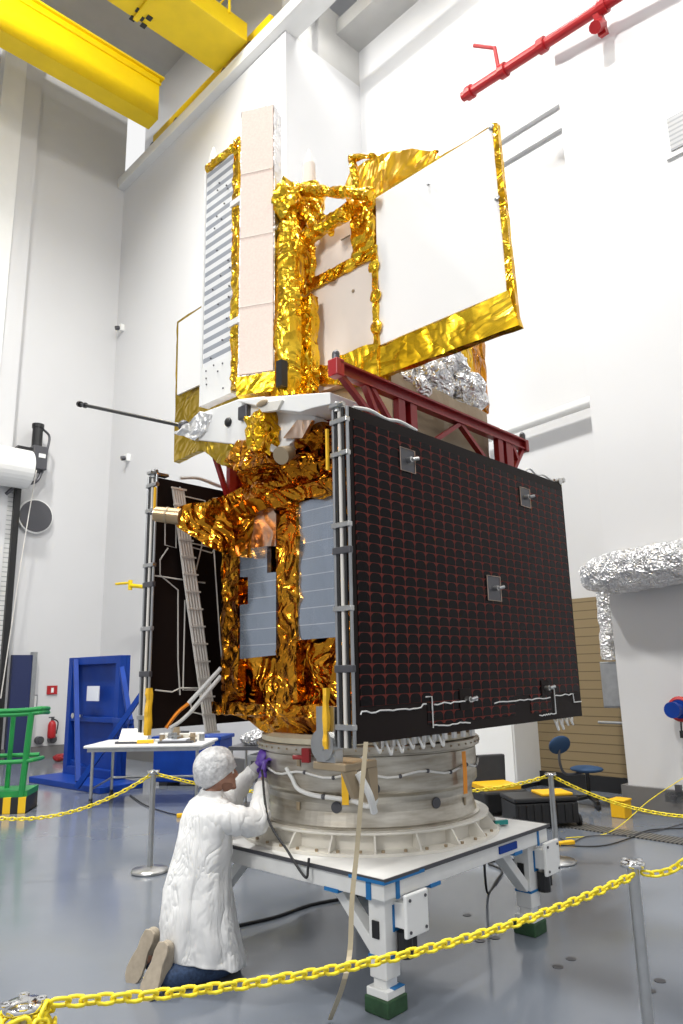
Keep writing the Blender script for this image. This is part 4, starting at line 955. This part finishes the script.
# deployment struts from body to work table level
b0_ = hp((221, 668), -.86)
for k, dz in enumerate((0, -.06)):
    e_ = hp((166+k*4, 728), -1.2)
    mid = b0_.lerp(e_, .6)
    SM().tube([b0_+Vector((0, 0, dz)), mid+Vector((0, 0, dz))], .016, 8).build('strut', 'harness', SAT)
    SM().tube(spline([mid+Vector((0, 0, dz)), mid+(e_-mid)*.5+Vector((0, 0, dz+.02)), e_], 4), .014, 8).build('strut_cable', 'harness' if k else 'orange', SAT)
# ---- neck / upper deck clutter
mb = SM(); mb.box(-.62, .72, -.72, .70, 3.24, 3.62); mb.build('upper_deck', 'amber', SAT, crumple=(.06, .04, 3.2, 15))
for i, (px, p, r_) in enumerate((((306, 415), -.95, (.16, .14, .14)), ((318, 440), -.98, (.14, .16, .12)), ((290, 450), -.95, (.15, .2, .14)), ((310, 468), -.92, (.18, .26, .10)), ((262, 470), -.88, (.15, .22, .11)), ((328, 455), -.9, (.13, .16, .16)), ((275, 487), -.9, (.12, .22, .07)))):
    c = hp(px, p); SM().ell(c, r_, 18, 12).build('foil_wrap', 'amber', SAT, crumple=(.045, .032, 7, 20+i))
# dark nozzle openings and boxes on deck edge
c = hp((290, 452), -1.15); SM().tube([c, c+Vector((-.1, -.02, -.05))], [.045, .06], 20).build('nozzle', 'tan', SAT)
poly_panel('side_mirror', [(283, 438), (297, 420), (312, 420), (302, 438)], 'copperwin', p=-1.15, th=.03)
c = hp((318, 418), -1.0); SM().box(c.x, c.x+.14, c.y-.1, c.y+.1, c.z-.12, c.z+.08).build('red_box', 'red', SAT, bevel=.008)
# pod (white angular instrument box with gold underside)
pp = -1.18
def P3(x, y, p): return hp((x, y), p)
m = SM()
m.prism([P3(176, 432, pp), P3(203, 412, pp), P3(238, 399, pp), P3(264, 396, pp), P3(272, 452, pp), P3(250, 446, pp), P3(196, 440, pp)], (.28, 0, 0)); m.build('feed_pod', 'white', SAT, bevel=.008)
poly_panel('pod_tip_wrap', [(174, 433), (200, 412), (210, 414), (206, 430), (195, 440)], 'whitefoil', p=pp-.02, th=.3, crumple=(.04, .012, 8, 31))
poly_panel('pod_underside', [(190, 438), (208, 434), (262, 450), (252, 458), (222, 466)], 'olive', p=pp+.02, th=.26, crumple=(.05, .014, 7, 32))
poly_panel('pod_bracket', [(236, 401), (262, 397), (330, 392), (330, 404), (312, 408), (300, 412), (270, 409)], 'white', p=pp-.05, th=.3, bevel=.006)
poly_panel('pod_plate', [(252, 410), (300, 402), (316, 418), (282, 452), (258, 452)], 'white', p=pp+.06, th=.16, bevel=.006)
poly_panel('pod_plate', [(256, 404), (282, 400), (277, 410), (262, 412)], 'ringwhite', p=pp-.07, th=.03)
c = hp((262, 403), pp-.08); SM().ell(c, (.01, .06, .022)).build('port_cover', 'tan', SAT)
c = hp((228, 422), pp-.01); SM().ell(c, (.02, .035, .035)).build('pod_aperture', 'black', SAT)
m = SM(); c = hp((244, 414), pp-.02); m.box(c.x-.02, c.x+.05, c.y-.05, c.y+.05, c.z-.04, c.z+.06); m.build('pod_sensor', 'dark', SAT, bevel=.01)
poly_panel('pod_wrap', [(244, 420), (262, 408), (268, 430), (262, 452), (248, 448)], 'gold', p=pp-.06, th=.12, crumple=(.035, .02, 9, 33))
poly_panel('pod_wrap', [(238, 440), (262, 445), (270, 462), (235, 470), (225, 462)], 'amber', p=pp-.02, th=.2, crumple=(.04, .02, 9, 34))
# black boom reaching left
a_, b_ = hp((79, 404), -1.1), hp((184, 426), -1.0)
bo = SM().tube([a_, b_], .017, 12).build('boom', 'black', SAT)
SM().cyl(a_, a_+(b_-a_)*.02, .03, n=14).build('boom_cap', 'black', bo); SM().cyl(a_+(b_-a_)*.06, a_+(b_-a_)*.075, .028, n=14).build('boom_collar', 'dark', bo)
SM().ell(b_, .05, 14, 8).build('boom_joint', 'dark', bo)
# ---- antennas
# tall pink mesh box, rotated
L0 = hp((241, 112), -1.1); L1 = hp((238, 392), -1.1)
dirw = Vector((.961, -.276, 0)); dl = Vector((dirw.dot(nA), dirw.dot(nB), 0)); th_ = Vector((-dl.y, dl.x, 0))
if th_.x < 0: th_ = -th_
wd = .292; tk = .16
zt1, zb1 = L0.z, L1.z-.03
base = Vector((L0.x, L0.y, 0))
def bx_(z0_, z1_, u0, u1, w0, w1):
    return [base+dl*u+th_*w for u, w in ((u0, w0), (u1, w0), (u1, w1), (u0, w1))], z0_, z1_
def pbox(m, z0_, z1_, u0, u1, w0, w1):
    q, a, b = bx_(z0_, z1_, u0, u1, w0, w1); return m.prism([Vector((v.x, v.y, a)) for v in q], (0, 0, b-a))
zg = hp((238, 377), -1.1).z
an = pbox(SM(), zg, zt1, 0, wd, 0, tk).build('tall_reflector_panel', 'whitefoil', SAT, crumple=(.12, .004, 5, 40))
pbox(SM(), zg+.01, zt1-.015, .012, wd-.008, -.012, -.002).build('mesh_face', 'mesh_panel', an)
m = SM()
for f_ in (.26, .505, .76): zz = zt1+(zg-zt1)*f_; pbox(m, zz, zz+.006, .012, wd-.008, -.016, -.011)
m.build('panel_seams', 'radin', an)
pbox(SM(), zb1, zg, -.004, wd+.004, -.01, tk).build('gold_base', 'goldflat', SAT, crumple=(.06, .006, 6, 41))
# silver slatted panel
ps = -1.0
sa, sb = hp((207.5, 172), ps), hp((235, 152), ps); zs1 = (sa.z+sb.z)/2; zs0 = hp((207, 404), ps).z
m = SM().box(ps, ps+.07, sb.y, sa.y, zs0, zs1).build('slatted_reflector_panel', 'reflectarray', SAT)
SM().box(ps-.012, ps+.08, sa.y, sa.y+.025, zs0, zs1+.03).build('panel_edge', 'white', m)
SM().box(ps-.01, ps-.001, sb.y, sa.y, zs0, zs0+.32).build('lower_cover', 'white', m)
SM().box(ps-.01, ps+.03, sb.y-.06, sb.y+.01, zs0+.02, zs1+.1).build('gold_edging', 'gold', m, crumple=(.04, .014, 8, 42))
SM().box(ps-.03, ps+.08, sb.y-.02, sa.y, zs1, zs1+.05).build('gold_cap', 'gold', m, crumple=(.04, .014, 9, 43))
c = Vector((ps+.04, sa.y-.03, zs1))
SM().tube([c, c+Vector((0, 0, .16)), c+Vector((0, 0, .26))], [.06, .035, .008], 14).build('tip_cone', 'ringwhite', m)
for zz in (zs0+.55, zs0+1.62): SM().box(ps-.03, ps+.05, sb.y-.12, sb.y+.02, zz, zz+.05).build('hinge_clip', 'white', m)
random.seed(9)
for k in range(26):
    yy = random.uniform(sb.y+.03, sa.y-.03); zz = random.uniform(zs0+.05, zs1-.05); SM().ell((ps-.012, yy, zz), .008, 6, 4).build('rivet', 'dark', m)
# gold column behind the tall panel
c = hp((289, 300), -.85); ct = hp((289, 200), -.85); cb = hp((291, 400), -.85)
SM().tube([(c.x, c.y, cb.z), (c.x, c.y, cb.z+.3), (c.x, c.y-.01, c.z), (c.x, c.y, ct.z-.25)], [.13, .12, .11, .10], 16).build('gold_column', 'gold', SAT, crumple=(.08, .02, 2.2, 44))
SM().ell((c.x, c.y, ct.z-.02), (.14, .12, .2), 18, 12).build('gold_knuckle', 'gold', SAT, crumple=(.05, .03, 7, 45))
SM().box(c.x-.16, c.x-.1, c.y-.09, c.y-.03, cb.z+.05, cb.z+.25).build('black_patch', 'black', SAT)
a_ = hp((306, 298), -.78); b_ = hp((306, 396), -.78)
SM().box(-.80, -.72, a_.y-.07, a_.y+.08, b_.z, a_.z).build('gold_side_panel', 'gold', SAT, crumple=(.045, .014, 8, 46))
# mast with pointed white horn
mx = hp((311, 250), -.62); tp = hp((309, 150), -.62)
SM().tube([(mx.x, mx.y, mx.z-.35), (mx.x, mx.y, mx.z+.2), (mx.x, mx.y, tp.z-.46), (mx.x, tp.y, tp.z-.34)], [.10, .09, .12, .07], 16).build('horn_mast', 'gold', SAT, crumple=(.05, .022, 7, 47))
SM().tube([(tp.x, tp.y, tp.z-.36), (tp.x, tp.y, tp.z-.14), (tp.x, tp.y, tp.z)], [.055, .05, .006], 16).build('horn', 'radin', SAT)
# struts
def gstrut(a, b, p, r, seed, name='foil_strut', r2=None):
    a, b = hp(a, p), hp(b, p); return SM().tube([a, a.lerp(b, .33), a.lerp(b, .66), b], r, 10).build(name, 'gold', SAT, crumple=(.04, .012, 9, seed))
gstrut((291, 190), (372, 194), -.80, .042, 50); gstrut((296, 198), (316, 228), -.78, .045, 51); gstrut((314, 205), (332, 232), -.74, .03, 52)
gstrut((300, 245), (350, 208), -.78, .055, 53); gstrut((352, 157), (357, 192), -.76, .03, 54); gstrut((352, 158), (374, 156), -.76, .022, 55)
gstrut((326, 226), (346, 214), -.86, .05, 56, 'hinge_block'); gstrut((300, 248), (301, 268), -.75, .07, 57, 'hinge_block'); gstrut((288, 205), (300, 250), -.86, .05, 58)
# ---- radiator wall (plane p=-.68)
pr_ = -.68
def rq(px, p=pr_): return hp(px, p)
def quad(name, pix, mt, p, th, **k): return poly_panel(name, pix, mt, p=p, th=th, **k)
core = SM().prism([rq((374, 196), -.66), rq((494, 124), -.66), rq((517, 324), -.66), rq((378, 376), -.66)], (.03, 0, 0)).build('radiator_wing', 'goldflat', SAT, crumple=(.12, .004, 3, 60))
quad('radiator_face', [(375.5, 198), (492, 126), (507, 291), (378, 346)], 'rad', -.69, .02, par=core, bevel=.003)
quad('radiator_foil_border', [(378, 347), (507.5, 291.5), (519, 325), (378, 377)], 'goldflat', -.70, .05, par=core, crumple=(.07, .010, 4, 61))
quad('radiator_foil_border', [(492, 123), (497, 123), (518, 326), (507, 292)], 'gold', -.70, .035, par=core, crumple=(.06, .003, 4, 62))
m = SM(); 
for px in ((491, 127), (497, 198)):
    c = hp(px, -.70); m.ell(c, (.01, .02, .02), 8, 6)
c = hp((428, 184), -.70); m.ell(c, (.008, .012, .012), 8, 6); m.build('fasteners', 'grey', core)
# centre panels
cen = quad('centre_radiator', [(297, 244), (374, 200), (376, 372), (297, 400)], 'radin', -.66, .10)
quad('foil_edging', [(297, 286), (372, 248), (372, 257), (299, 296)], 'gold', -.69, .03, par=cen, crumple=(.04, .008, 9, 63))
quad('foil_column', [(350, 200), (372, 193), (373, 246), (351, 257)], 'gold', -.72, .08, par=cen, crumple=(.045, .014, 8, 64))
quad('foil_edging', [(371, 246), (376, 244), (379, 378), (374, 380)], 'gold', -.71, .03, par=cen, crumple=(.04, .006, 9, 65))
for c_, r_ in (((373, 266), .05), ((375, 296), .05), ((376, 327), .05), ((357, 255), .055), ((329, 275), .05), ((304, 291), .05)):
    c = hp(c_, -.71); SM().ell(c, (.02, r_, r_), 14, 8).build('foil_tab', 'gold', cen, crumple=(.03, .008, 9, 66))
quad('foil_edging', [(339, 356), (377, 341), (377, 374), (339, 374)], 'goldflat', -.71, .05, par=cen, crumple=(.06, .01, 5, 67))
m = SM(); m.tube([hp((341, 240), -.665), hp((350, 235), -.665)], .006, 5); c = hp((353, 291), -.665); m.ell(c, (.006, .014, .014), 8, 6); m.build('marks', 'tan', cen)
quad('foil_edging', [(317, 365), (380, 362), (380, 384), (318, 384)], 'gold', -.69, .08, par=cen, crumple=(.05, .012, 6, 68))
# left wing seen behind the slatted panel
lw = SM().prism([rq((177, 322), -.66), rq((240, 279), -.66), rq((240, 430), -.66), rq((174, 462), -.66)], (.06, 0, 0)).build('radiator_wing', 'olive', SAT, crumple=(.12, .006, 3, 69))
quad('radiator_face', [(178.5, 323), (240, 281), (240, 366), (177, 395)], 'rad', -.68, .02, par=lw)
# gold dish behind the radiator
m = SM(); C_ = hp((405, 235), -.42); ccx = []
for i in range(15):
    pass
top = [(343, 190), (350, 172), (366, 160), (388, 152), (412, 149), (432, 151), (440, 156), (430, 166), (376, 200), (350, 215)]
SM().prism([hp(c, -.5) for c in top], (.30, 0, 0)).build('dish_shroud', 'dish', SAT, crumple=(.08, .012, 2.2, 70))
gstrut((352, 158), (438, 152), -.42, .012, 71)
# tan blanket box, silver bundle, orange post under/behind the radiator
m = SM(); m.box(-.60, .62, -.80, .60, 3.26, 3.84); ub = m.build('upper_bay', 'tan', SAT, crumple=(.1, .012, 2, 72))
SM().box(-.58, .40, -.60, .55, 3.84, 4.05).build('bay_lid', 'silverfoil', SAT, crumple=(.08, .02, 4, 73))
for i, (px, q, r_) in enumerate((((425, 382), -.66, (.32, .16, .16)), ((445, 372), -.60, (.30, .16, .22)), ((462, 392), -.64, (.30, .15, .20)), ((408, 388), -.70, (.24, .12, .10)))):
    c = hq(px, q); SM().ell(c, r_, 22, 14).build('silver_wrap', 'silverfoil', SAT, crumple=(.045, .035, 6, 74+i))
a_ = hq((470, 346), -.50); b_ = hq((483, 412), -.50)
SM().prism([hq((470, 347), -.5), hq((484, 341), -.5), hq((490, 414), -.5), hq((480, 416), -.5)], (0, .25, 0)).build('orange_post', 'amber', SAT, crumple=(.06, .012, 5, 80))
SM().prism([hq((459, 352), -.55), hq((471, 347), -.55), hq((478, 405), -.55), hq((472, 408), -.55)], (0, .2, 0)).build('gold_strip', 'gold', SAT, crumple=(.05, .01, 7, 81))
# ---- red trusses
def truss(q, sgn, lab):
    r = thing('red_truss', lab, 'truss', Sw(0, q, 3.2), AS, 'red trusses on either side of the spacecraft')
    a0, a1 = (-1.26, 1.0) if sgn < 0 else (-.86, 1.0)
    def at(x, z): return Vector((x, 0, z-3.2))
    m = MB(); zt_ = 3.655
    m.bar(at(a0, zt_), at(a1, zt_), .08, .014); m.bar(at(a0, zt_-.035), at(a1, zt_-.035), .015, .06); m.bar(at(a0, zt_-.07), at(a1, zt_-.07), .06, .012)
    m.build('top_chord', 'red', r)
    for x in (-.65, -.52, .60, .72): MB().bar(at(x, 3.17), at(x, zt_-.07), .07, .045, up=(0, 1, 0)).build('post', 'red', r)
    for x in (-.585, .66): MB().box(x-.03, x+.03, .02, .035, -.03, .38).build('web_plate', 'red', r)
    dg = [((a0+.02, zt_-.06), (-.68, 3.22)), ((.06, zt_-.07), (-.46, 3.26)), ((.06, zt_-.07), (.56, 3.26)), ((a1-.02, zt_-.07), (.76, 3.32)), ((.78, zt_-.07), (.77, 3.36)), ((.80, zt_-.07), (.88, 3.47))]
    if sgn < 0: dg += [((-1.0, zt_-.07), (-.90, 3.42)), ((-.94, zt_-.07), (-.72, 3.36))]
    for (p1, p2) in dg: MB().bar(at(*p1), at(*p2), .04, .03).build('diagonal', 'red', r)
    if sgn < 0: MB().box(a0-.035, a0+.035, -.04, .04, zt_-.09-3.2, zt_+.02-3.2).build('end_block', 'pipered', r, bevel=.006)
    MB().box(a1-.02, a1+.03, -.04, .04, zt_-.09-3.2, zt_+.01-3.2).build('end_block', 'red', r, bevel=.006)
    for x in ((a0-.0, a1) if sgn < 0 else (a1,)): MB().cyl((x, 0, zt_+.01-3.2), (x, 0, zt_+.05-3.2), .025, n=14).ell((x, 0, zt_+.055-3.2), (.025, .025, .03), 12, 8).build('lift_eye', 'dark', r)
    return r
truss(-.90, -1, 'red steel lifting truss behind the top edge of the front solar array')
truss(.90, 1, 'red steel lifting truss seen under the left wing above the rear array')
# ================================================================== KNEELING PERSON
MO = Vector((-.88, 4.98, 0)); MA = radians(32)
P = thing('person', 'kneeling person in a white coat, hair net, jeans and purple gloves reaching to the drum', 'person', MO, MA)
def caps(m, pts, rs, n=16):
    pts = [Vector(p) for p in pts]
    S = spline(pts, 5); R_ = []
    k = (len(S)-1)/(len(pts)-1)
    for i in range(len(S)):
        u = i/k; j = min(int(u), len(rs)-2); R_.append(rs[j]+(rs[j+1]-rs[j])*(u-j))
    m.tube(S, R_, n); m.ell(S[0], R_[0]*.99, 14, 10); m.ell(S[-1], R_[-1]*.99, 14, 10)
nk = Vector((.0, 0, 1.02)); hd = Vector((.045, 0, 1.165))
def head_rot(): return Matrix.Rotation(radians(-8), 3, 'Y')
HR = Matrix.Rotation(radians(-22), 3, 'Z') @ Matrix.Rotation(radians(-6), 3, 'Y')
def hv(x, y, z): return hd + HR @ Vector((x, y, z))
m = MB()
caps(m, [(-.10, 0, .50), (-.07, 0, .72), (-.03, 0, .92)], [.11, .10, .09])
m.ell((-.03, 0, .90), (.08, .17, .07)); m.ell((-.10, 0, .50), (.11, .15, .11))
caps(m, [(-.01, 0, .98), (.0, 0, 1.04), (.02, 0, 1.10)], [.062, .055, .056])
m.ell(hv(0, 0, .02), (.10, .077, .105), 24, 16, HR); m.ell(hv(.035, 0, -.045), (.062, .058, .07), 20, 12, HR)   # skull, jaw
m.ell(hv(.085, 0, -.09), (.022, .024, .02), 12, 8)                                                              # chin
caps(m, [hv(.092, 0, .02), hv(.108, 0, -.005), hv(.114, 0, -.022)], [.010, .012, .014], 10)                      # nose
m.ell(hv(.094, .013, -.022), (.010, .009, .008), 8, 6); m.ell(hv(.094, -.013, -.022), (.010, .009, .008), 8, 6)
m.ell(hv(.090, .03, .028), (.014, .025, .009), 10, 6); m.ell(hv(.090, -.03, .028), (.014, .025, .009), 10, 6)     # brow
m.ell(hv(.092, 0, -.052), (.012, .024, .007), 10, 6); m.ell(hv(.090, 0, -.064), (.012, .021, .007), 10, 6)        # lips
for s in (-1, 1):
    m.ell(hv(-.005, s*.08, -.005), (.022, .010, .034), 12, 8, HR); m.ell(hv(.06, s*.045, -.02), (.03, .02, .028), 10, 8)
armR = [(-.03, -.14, .92), (.22, -.20, .885), (.33, -.04, 1.04), (.38, .04, 1.105)]
armL = [(-.03, .14, .92), (.22, .27, .95), (.36, .24, 1.10), (.41, .19, 1.17)]
for a in (armR, armL): caps(m, a, [.04, .030, .024, .024])
for s in (-1, 1):
    caps(m, [(-.10, s*.09, .48), (.08, s*.125, .12)], [.085, .055]); caps(m, [(.08, s*.13, .085), (-.28, s*.13, .07)], [.058, .038])
    caps(m, [(-.28, s*.13, .07), (-.36, s*.13, .12)], [.038, .034])
m.build('body', 'skin', P, remesh=.011)
for s in (-1, 1):
    m = MB(); m.ell(hv(.086, s*.031, .004), .0115, 12, 8); m.build('eye', 'white', P, smooth=True)
    m = MB(); m.ell(hv(.0955, s*.031, .004), .0045, 8, 6); m.build('pupil', 'beard', P)
# beard and hair
m = MB(); m.ell(hv(.032, 0, -.062), (.060, .0585, .054), 20, 12, HR); m.ell(hv(.082, 0, -.096), (.022, .024, .016)); 
m.build('beard', 'stubble', P, remesh=.006)
m = MB(); m.ell(hv(-.022, 0, .03), (.092, .083, .10), 20, 14, HR); m.build('hair', 'beard', P, smooth=True)
# hair net: puffed cap with gathered edge
m = MB(); n = 40; rows = []
for i in range(15):
    t_ = i/14*pi*.66
    for k in range(n):
        a = 2*pi*k/n; puff = 1+.035*sin(a*9+i)*(i/14)+.02*sin(a*5-i*.7)
        v = Vector((.147*sin(t_)*cos(a)*puff, .128*sin(t_)*sin(a)*puff, .145*cos(t_)))
        if i >= 12: v.x *= .93; v.y *= .93
        m.v.append(hd+HR @ (Matrix.Rotation(radians(-28), 3, 'Y') @ v+Vector((-.025, 0, .035))))
m.f = [(i*n+k, i*n+(k+1) % n, (i+1)*n+(k+1) % n, (i+1)*n+k) for i in range(14) for k in range(n)]; m.mi = [0]*len(m.f)
o = m.build('hair_net', 'net', P, smooth=True); so = o.modifiers.new('solid', 'SOLIDIFY'); so.thickness = .002
# gloved hands
def hand(wr, fw, up, mirror, curl, base='glove'):
    wr = Vector(wr); fw = Vector(fw).normalized(); s = fw.cross(Vector(up)).normalized(); u = s.cross(fw).normalized()
    def q(f_, l_, h_): return wr+fw*f_+s*(l_*mirror)+u*h_
    m = MB()
    caps(m, [q(-.03, 0, 0), q(.01, 0, 0)], [.030, .030], 12)
    rot = Matrix((fw, s, u)).transposed()
    m.ell(q(.05, 0, 0), (.052, .042, .018), 18, 12, rot)
    for i, (l_, L_) in enumerate(((-.032, .062), (-.011, .072), (.011, .068), (.031, .054))):
        c = curl[i]; p0 = q(.085, l_, 0); a = c
        p1 = p0+(fw*cos(a)-u*sin(a))*L_*.45; p2 = p1+(fw*cos(a*2)-u*sin(a*2))*L_*.32; p3 = p2+(fw*cos(a*2.8)-u*sin(a*2.8))*L_*.26
        for (x_, y_, r1_, r2_) in ((p0-fw*.02, p0, .0105, .0105), (p0, p1, .0105, .0095), (p1, p2, .0095, .009), (p2, p3, .009, .0075)):
            m.tube([x_, y_], [r1_, r2_], 10); m.ell(y_, r2_, 10, 8)
    t0 = q(.02, -.032, -.005); t1 = q(.055, -.058, -.018); t2 = q(.085, -.058, -.032)
    m.tube([t0, t1, t2], [.016, .012, .009], 10); m.ell(t1, .012, 10, 8); m.ell(t2, .009, 10, 8); m.ell(t0, .016, 10, 8)
    return m.build('glove', base, P, remesh=.0035)
hand((.385, .05, 1.115), (.30, .30, .9), (-.8, .4, .3), 1, (.35, .45, .5, .6))
hand((.415, .185, 1.175), (.35, -.1, .9), (-.8, -.3, .3), -1, (.5, .55, .6, .6))
# coat: lofted gown
m = MB(); n = 56
rings = [(.0, 1.075, .066, .070), (-.005, 1.045, .08, .085), (-.015, 1.01, .105, .135), (-.03, .97, .13, .195), (-.035, .93, .14, .22), (-.035, .88, .15, .225), (-.045, .80, .16, .22), (-.06, .70, .175, .22), (-.075, .60, .185, .222), (-.085, .50, .205, .232), (-.08, .38, .225, .245), (-.07, .26, .24, .256), (-.055, .15, .25, .265), (-.045, .085, .255, .27), (-.04, .045, .258, .272)]
for i, (cx, z, rx, ry) in enumerate(rings):
    w_ = min(1, max(0, (1.0-z)/.9))
    for k in range(n):
        a = 2*pi*k/n; f = 1+w_*(.04*sin(a*4+z*3)+.035*sin(a*9-z*4)+.018*sin(a*15+z*7))+.012*sin(a*3+z*22)+.010*sin(a*2-z*31)
        zz = z+(.10 if False else 0)
        if i >= len(rings)-3: zz = z+.055*(1-cos(a))*(1 if cos(a) < .2 else .6)*( (i-len(rings)+4)/3)
        m.v.append(Vector((cx+rx*cos(a)*f, ry*sin(a)*f, zz)))
m.f = [(i*n+k, i*n+(k+1) % n, (i+1)*n+(k+1) % n, (i+1)*n+k) for i in range(len(rings)-1) for k in range(n)]; m.mi = [0]*len(m.f)
o = m.build('coat', 'coat', P, smooth=True, sub=1); so = o.modifiers.new('solid', 'SOLIDIFY'); so.thickness = .006
tx = bpy.data.textures.new('wrinkle', 'CLOUDS'); tx.noise_scale = .11; tx.noise_depth = 1
for ob in (o,):
    dm = ob.modifiers.new('wrinkle', 'DISPLACE'); dm.texture = tx; dm.strength = .03; dm.mid_level = .42; dm.texture_coords = 'LOCAL'
# sleeves
def sleeve(pts, rs, cuffmat='harness'):
    pts = [Vector(p) for p in pts]; S = spline(pts, 7); m = MB(); R_ = []
    k = (len(S)-1)/(len(pts)-1)
    for i in range(len(S)):
        u = i/k; j = min(int(u), len(rs)-2); r_ = rs[j]+(rs[j+1]-rs[j])*(u-j); R_.append(r_*(1+.05*sin(i*1.9)))
    m.tube(S, R_, 24, caps=False); m.ell(S[0], R_[0]*.98, 20, 12)
    o = m.build('sleeve', 'coat', P, smooth=True); dm = o.modifiers.new('wrinkle', 'DISPLACE'); dm.texture = tx; dm.strength = .022; dm.mid_level = .5; dm.texture_coords = 'LOCAL'
    m = MB(); d = (S[-1]-S[-2]).normalized(); m.tube([S[-1]-d*.02, S[-1], S[-1]+d*.045], [R_[-1]*.9, R_[-1]*.82, R_[-1]*.68], 20); m.build('knit_cuff', 'whitefoil', o, smooth=True).data.materials[0] = M['cuff']
M['cuff'] = mat('knit_cuff', (.55, .55, .55), .9)
sleeve([(-.03, -.13, .92), (.09, -.19, .90), (.225, -.19, .875), (.29, -.10, .96), (.36, .01, 1.06)], [.10, .09, .082, .068, .05])
sleeve([(-.03, .13, .92), (.10, .22, .93), (.225, .265, .94), (.31, .255, 1.03), (.39, .205, 1.14)], [.10, .088, .078, .064, .05])
# trousers: lower legs on the floor
for s in (-1, 1):
    m = MB(); caps(m, [(-.08, s*.11, .30), (.04, s*.125, .11), (.0, s*.135, .088), (-.16, s*.135, .088), (-.30, s*.13, .078)], [.09, .072, .08, .078, .066], 20)
    o = m.build('trouser_leg', 'jeans', P, remesh=.012)
# shoes: toes on the floor, soles facing back
for s in (-1, 1):
    sh = thing('x', None, None); bpy.data.objects.remove(sh)
    ax = Matrix.Rotation(radians(68), 3, 'Y'); Y0 = s*.13+(.0); tilt = Matrix.Rotation(radians(14*s), 3, 'X')
    heel = Vector((-.335, Y0-.02, .262)); toe = Vector((-.425, Y0+.02*s, .02)); d = (toe-heel).normalized(); nrm = (Matrix.Rotation(radians(34), 3, 'Z') @ Vector((-d.z if d.z > 0 else d.z, 0, -abs(d.x)*.6))).normalized(); nrm = (nrm-d*nrm.dot(d)).normalized()
    if nrm.x > 0: nrm = -nrm
    m = MB(); prof = []
    L_ = (toe-heel).length+.045; sd = nrm.cross(d).normalized()*1.3
    outline = [(0, .0), (.01, .027), (.05, .034), (.10, .031), (.16, .042), (.20, .045), (.235, .038), (.26, .02), (.268, 0)]
    full = [(x, y) for x, y in outline]+[(x, -y) for x, y in outline[-2:0:-1]]
    base = [heel+d*(x-.015)*L_/.255+sd*y for x, y in full]
    m.prism([b+nrm*.035 for b in base], -nrm*.022); so_ = m.build('sole', 'sole', P, bevel=.005)
    m = MB(); c0 = heel+d*.03-nrm*.02; 
    caps(m, [heel+d*.02-nrm*.025, heel+d*.10-nrm*.045, heel+d*.16-nrm*.03, heel+d*.22-nrm*.01], [.045, .055, .050, .036], 16)
    caps(m, [heel+d*.03-nrm*.03, heel+d*.07-nrm*.075], [.036, .046], 16)
    m.build('shoe_upper', 'shoe', P, remesh=.008)
